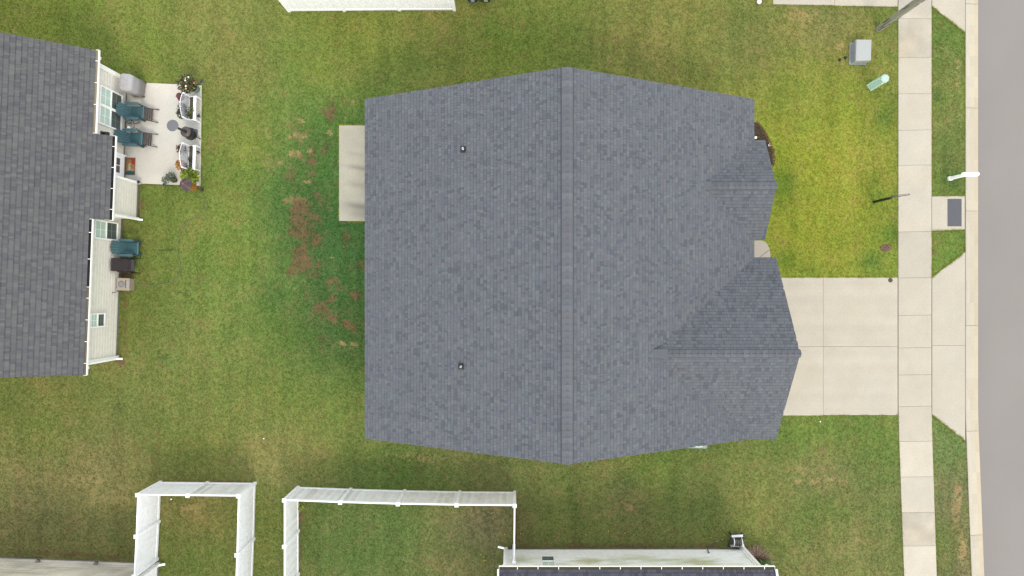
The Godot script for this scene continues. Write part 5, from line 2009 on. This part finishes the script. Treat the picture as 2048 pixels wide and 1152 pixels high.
	for s in [-1.0, 1.0]:
		m = MB.new()
		m.col = rc(40, 37, 36)
		m.tube(smooth([Vector3(0.35, 0.4, s * 0.28), Vector3(0.00, 0.34, s * 0.28), Vector3(-0.16, 0.42, s * 0.28), Vector3(-0.37, 0.96, s * 0.27)]), 0.016, 6)
		obj("side_rail", m, M.satin, sl)
		m = MB.new()
		m.col = rc(40, 37, 36)
		m.tube(smooth([Vector3(-0.27, 0.66, s * 0.3), Vector3(-0.08, 0.62, s * 0.34), Vector3(0.23, 0.6, s * 0.34), Vector3(0.34, 0.3, s * 0.34), Vector3(0.39, 0.02, s * 0.33), Vector3(0.08, 0.02, s * 0.33), Vector3(-0.27, 0.02, s * 0.33)]), 0.016, 6)
		obj("arm_and_leg", m, M.satin, sl)
	m = MB.new()
	m.col = rc(66, 64, 72)
	m.box(Vector3(0.27, 0.425, 0), Vector3(0.13, 0.02, 0.52))
	obj("seat_edge", m, M.cloth, sl)

	var hb := thing("hose_box", "beige plastic hose reel box by the wall with a round grey disc on its lid", "hose box", site(257.5, 568.5), tilt)
	m = MB.new()
	m.col = ap(196, 178, 158)
	m.block(Vector3.ZERO, Vector3(0.54, 0.42, 0.54), 0.03)
	obj("box", m, M.satin, hb)
	m = MB.new()
	m.col = ap(206, 190, 170)
	m.block(Vector3(0, 0.42, 0), Vector3(0.56, 0.04, 0.56), 0.015)
	obj("lid", m, M.satin, hb)
	m = MB.new()
	m.col = ap(150, 148, 152)
	m.lathe(Vector3(-0.06, 0.455, 0), [[0.145, 0.0], [0.145, 0.014], [0.12, 0.018]], 22, false)
	m.col = ap(168, 168, 178)
	m.lathe(Vector3(-0.06, 0.472, 0), [[0.11, 0.0], [0.1, 0.012], [0.04, 0.012]], 22, false)
	obj("disc", m, M.satin, hb)
	m = MB.new()
	m.col = rc(70, 62, 56)
	m.box(Vector3(0.125, 0.462, -0.01), Vector3(0.03, 0.012, 0.36))
	obj("slot", m, M.satin, hb)
	m = MB.new()
	m.col = ap(190, 200, 208)
	m.box(Vector3(0.215, 0.462, 0.0), Vector3(0.09, 0.014, 0.3))
	obj("badge", m, M.satin, hb)

	m = MB.new()
	m.col = rc(58, 62, 64)
	var wall := site(241.5, 575)
	m.tube(smooth([wall + Vector3(-0.02, 0.62, 0.24), wall + Vector3(0.12, 0.55, 0.2), wall + Vector3(0.1, 0.3, 0.1), wall + Vector3(0.1, 0.12, -0.05), wall + Vector3(0.14, 0.05, -0.32), wall + Vector3(0.3, 0.04, -0.42)]), 0.016, 7)
	tag(obj("supply_hose", m, M.satin), "short dark hose from the wall tap down to the hose box", "hose")
	m = MB.new()
	m.col = ap(142, 142, 112)
	var line := []
	for e in [[276, 568], [300, 570], [330, 568], [348, 562], [360, 548], [361, 530], [357, 505], [357, 485], [361, 468], [368, 452], [378, 442], [402, 432], [413, 420], [414, 408], [409, 395], [404, 385]]:
		line.append(site(e[0], e[1]) + Vector3(0, 0.045, 0))
	m.tube(smooth(line), 0.01, 6)
	tag(obj("garden_hose", m, M.satin), "long grey-green hose curving over the left lawn to the birdhouse", "hose")
	m = MB.new()
	m.col = ap(72, 96, 56)
	m.tube([site(318, 501) + Vector3(0, 0.05, 0), site(354, 499.5) + Vector3(0, 0.05, 0)], 0.012, 6)
	tag(obj("garden_stake", m, M.satin), "thin dark green stake lying on the lawn beside the hose", "stake")

func trellis(label: String, at: Vector3, bloom: Array, maroon: bool) -> void:
	var t := thing("trellis_planter", label, "planter", at, -0.03, "trellis planters")
	var white := rc(240, 241, 244)
	var x0 := 0.0
	for k in 9:
		var m := MB.new()
		m.col = vary(rc(214, 210, 202), 0.03)
		m.box(Vector3(0.2, 0.24, -0.5 + k / 8.0), Vector3(0.012, 0.42, 0.015))
		obj("front_slat", m, M.vinyl, t)
	for k in 3:
		var m := MB.new()
		m.col = vary(rc(214, 210, 202), 0.03)
		m.box(Vector3(0.188, 0.1 + k * 0.13, 0), Vector3(0.012, 0.015, 1.04))
		obj("front_rail", m, M.vinyl, t)
	var tray := MB.new()
	tray.col = rc(214, 214, 214)
	tray.box(Vector3(0.04, 0.3, 0), Vector3(0.26, 0.03, 1.02))
	tray.box(Vector3(-0.09, 0.38, 0), Vector3(0.02, 0.15, 1.02))
	tray.box(Vector3(0.12, 0.38, 0), Vector3(0.02, 0.15, 1.02))
	obj("tray", tray, M.vinyl, t)
	for s in [-1, 1]:
		var m := MB.new()
		m.col = white
		m.box(Vector3(0.04, 0.38, s * 0.515), Vector3(0.29, 0.15, 0.02))
		obj("end_board", m, M.vinyl, t)
		for x in [0.2, -0.12]:
			m = MB.new()
			m.col = white
			m.block(Vector3(x, 0, s * 0.53), Vector3(0.06, 0.47 if x > 0 else 0.95, 0.06), 0.006)
			obj("corner_post", m, M.vinyl, t)
	var rim := MB.new()
	rim.col = white
	rim.box(Vector3(0.165, 0.468, 0), Vector3(0.12, 0.025, 1.08))
	obj("front_rim", rim, M.vinyl, t)
	var soil := MB.new()
	soil.col = ap(128, 118, 108)
	soil.box(Vector3(0.015, 0.4, 0), Vector3(0.19, 0.04, 0.98))
	obj("soil", soil, M.soil, t)
	# arched lattice on the house side
	for k in 11:
		var m := MB.new()
		m.col = rc(176, 176, 182)
		var z := -0.5 + 0.1 * k
		m.box(Vector3(-0.13, 0.45 + (0.52 + 0.2 * cos(z * 2.9)) * 0.5, z), Vector3(0.012, 0.52 + 0.2 * cos(z * 2.9), 0.016))
		obj("lattice_upright", m, M.vinyl, t)
	for k in 6:
		var m := MB.new()
		m.col = rc(176, 176, 182)
		m.box(Vector3(-0.142, 0.54 + 0.09 * k, 0), Vector3(0.012, 0.016, 1.04))
		obj("lattice_bar", m, M.vinyl, t)
	var arch := MB.new()
	arch.col = white
	var pts := []
	for k in 13:
		var z := -0.53 + 1.06 * k / 12.0
		pts.append(Vector3(-0.135, 0.97 + 0.2 * cos(z * 2.9), z))
	arch.tube(pts, 0.015, 6)
	obj("arch", arch, M.vinyl, t)
	var m := MB.new()
	var greens := [ap(60, 82, 40), ap(84, 104, 50), ap(48, 64, 32), ap(100, 88, 52)]
	if maroon:
		foliage(m, Vector3(-0.28, 0.6, 0.3), 0.2, 0.28, 260, 0.1, greens)
		foliage(m, Vector3(-0.26, 0.7, 0.0), 0.14, 0.22, 120, 0.09, greens)
		foliage(m, Vector3(0.02, 0.5, 0.12), 0.12, 0.1, 60, 0.08, [ap(150, 160, 60), ap(120, 130, 50)])
		foliage(m, Vector3(0.02, 0.46, 0.36), 0.1, 0.1, 60, 0.08, greens)
	else:
		foliage(m, Vector3(-0.3, 0.7, -0.3), 0.17, 0.24, 190, 0.1, [ap(110, 84, 60), ap(84, 96, 52), ap(128, 70, 60)])
		foliage(m, Vector3(-0.3, 0.62, 0.4), 0.17, 0.2, 110, 0.09, greens)
		foliage(m, Vector3(0.02, 0.46, 0.1), 0.1, 0.1, 60, 0.08, greens)
		foliage(m, Vector3(0.02, 0.46, -0.4), 0.08, 0.08, 30, 0.07, greens)
	obj("leaves", m, M.leaf, t).set_meta("kind", "stuff")
	m = MB.new()
	if maroon:
		blossoms(m, Vector3(-0.36, 0.62, -0.42), 0.16, 0.24, 70, 0.055, bloom)
	else:
		blossoms(m, Vector3(-0.32, 0.66, 0.42), 0.22, 0.24, 44, 0.04, bloom)
		blossoms(m, Vector3(-0.42, 0.5, 0.3), 0.16, 0.24, 20, 0.04, bloom)
		foliage(m, Vector3(-0.34, 0.62, 0.4), 0.22, 0.2, 90, 0.08, greens)
	obj("blossoms", m, M.leaf, t).set_meta("kind", "stuff")
	m = MB.new()
	for z in ([-0.45, 0.0, 0.3] if maroon else [-0.3, 0.44]):
		m.col = ap(92, 80, 56)
		m.tube([Vector3(0.0, 0.38, z * 0.8), Vector3(-0.1, 0.6, z), Vector3(-0.3, 0.66, z)], 0.008, 5)
	obj("stem", m, M.wood, t)
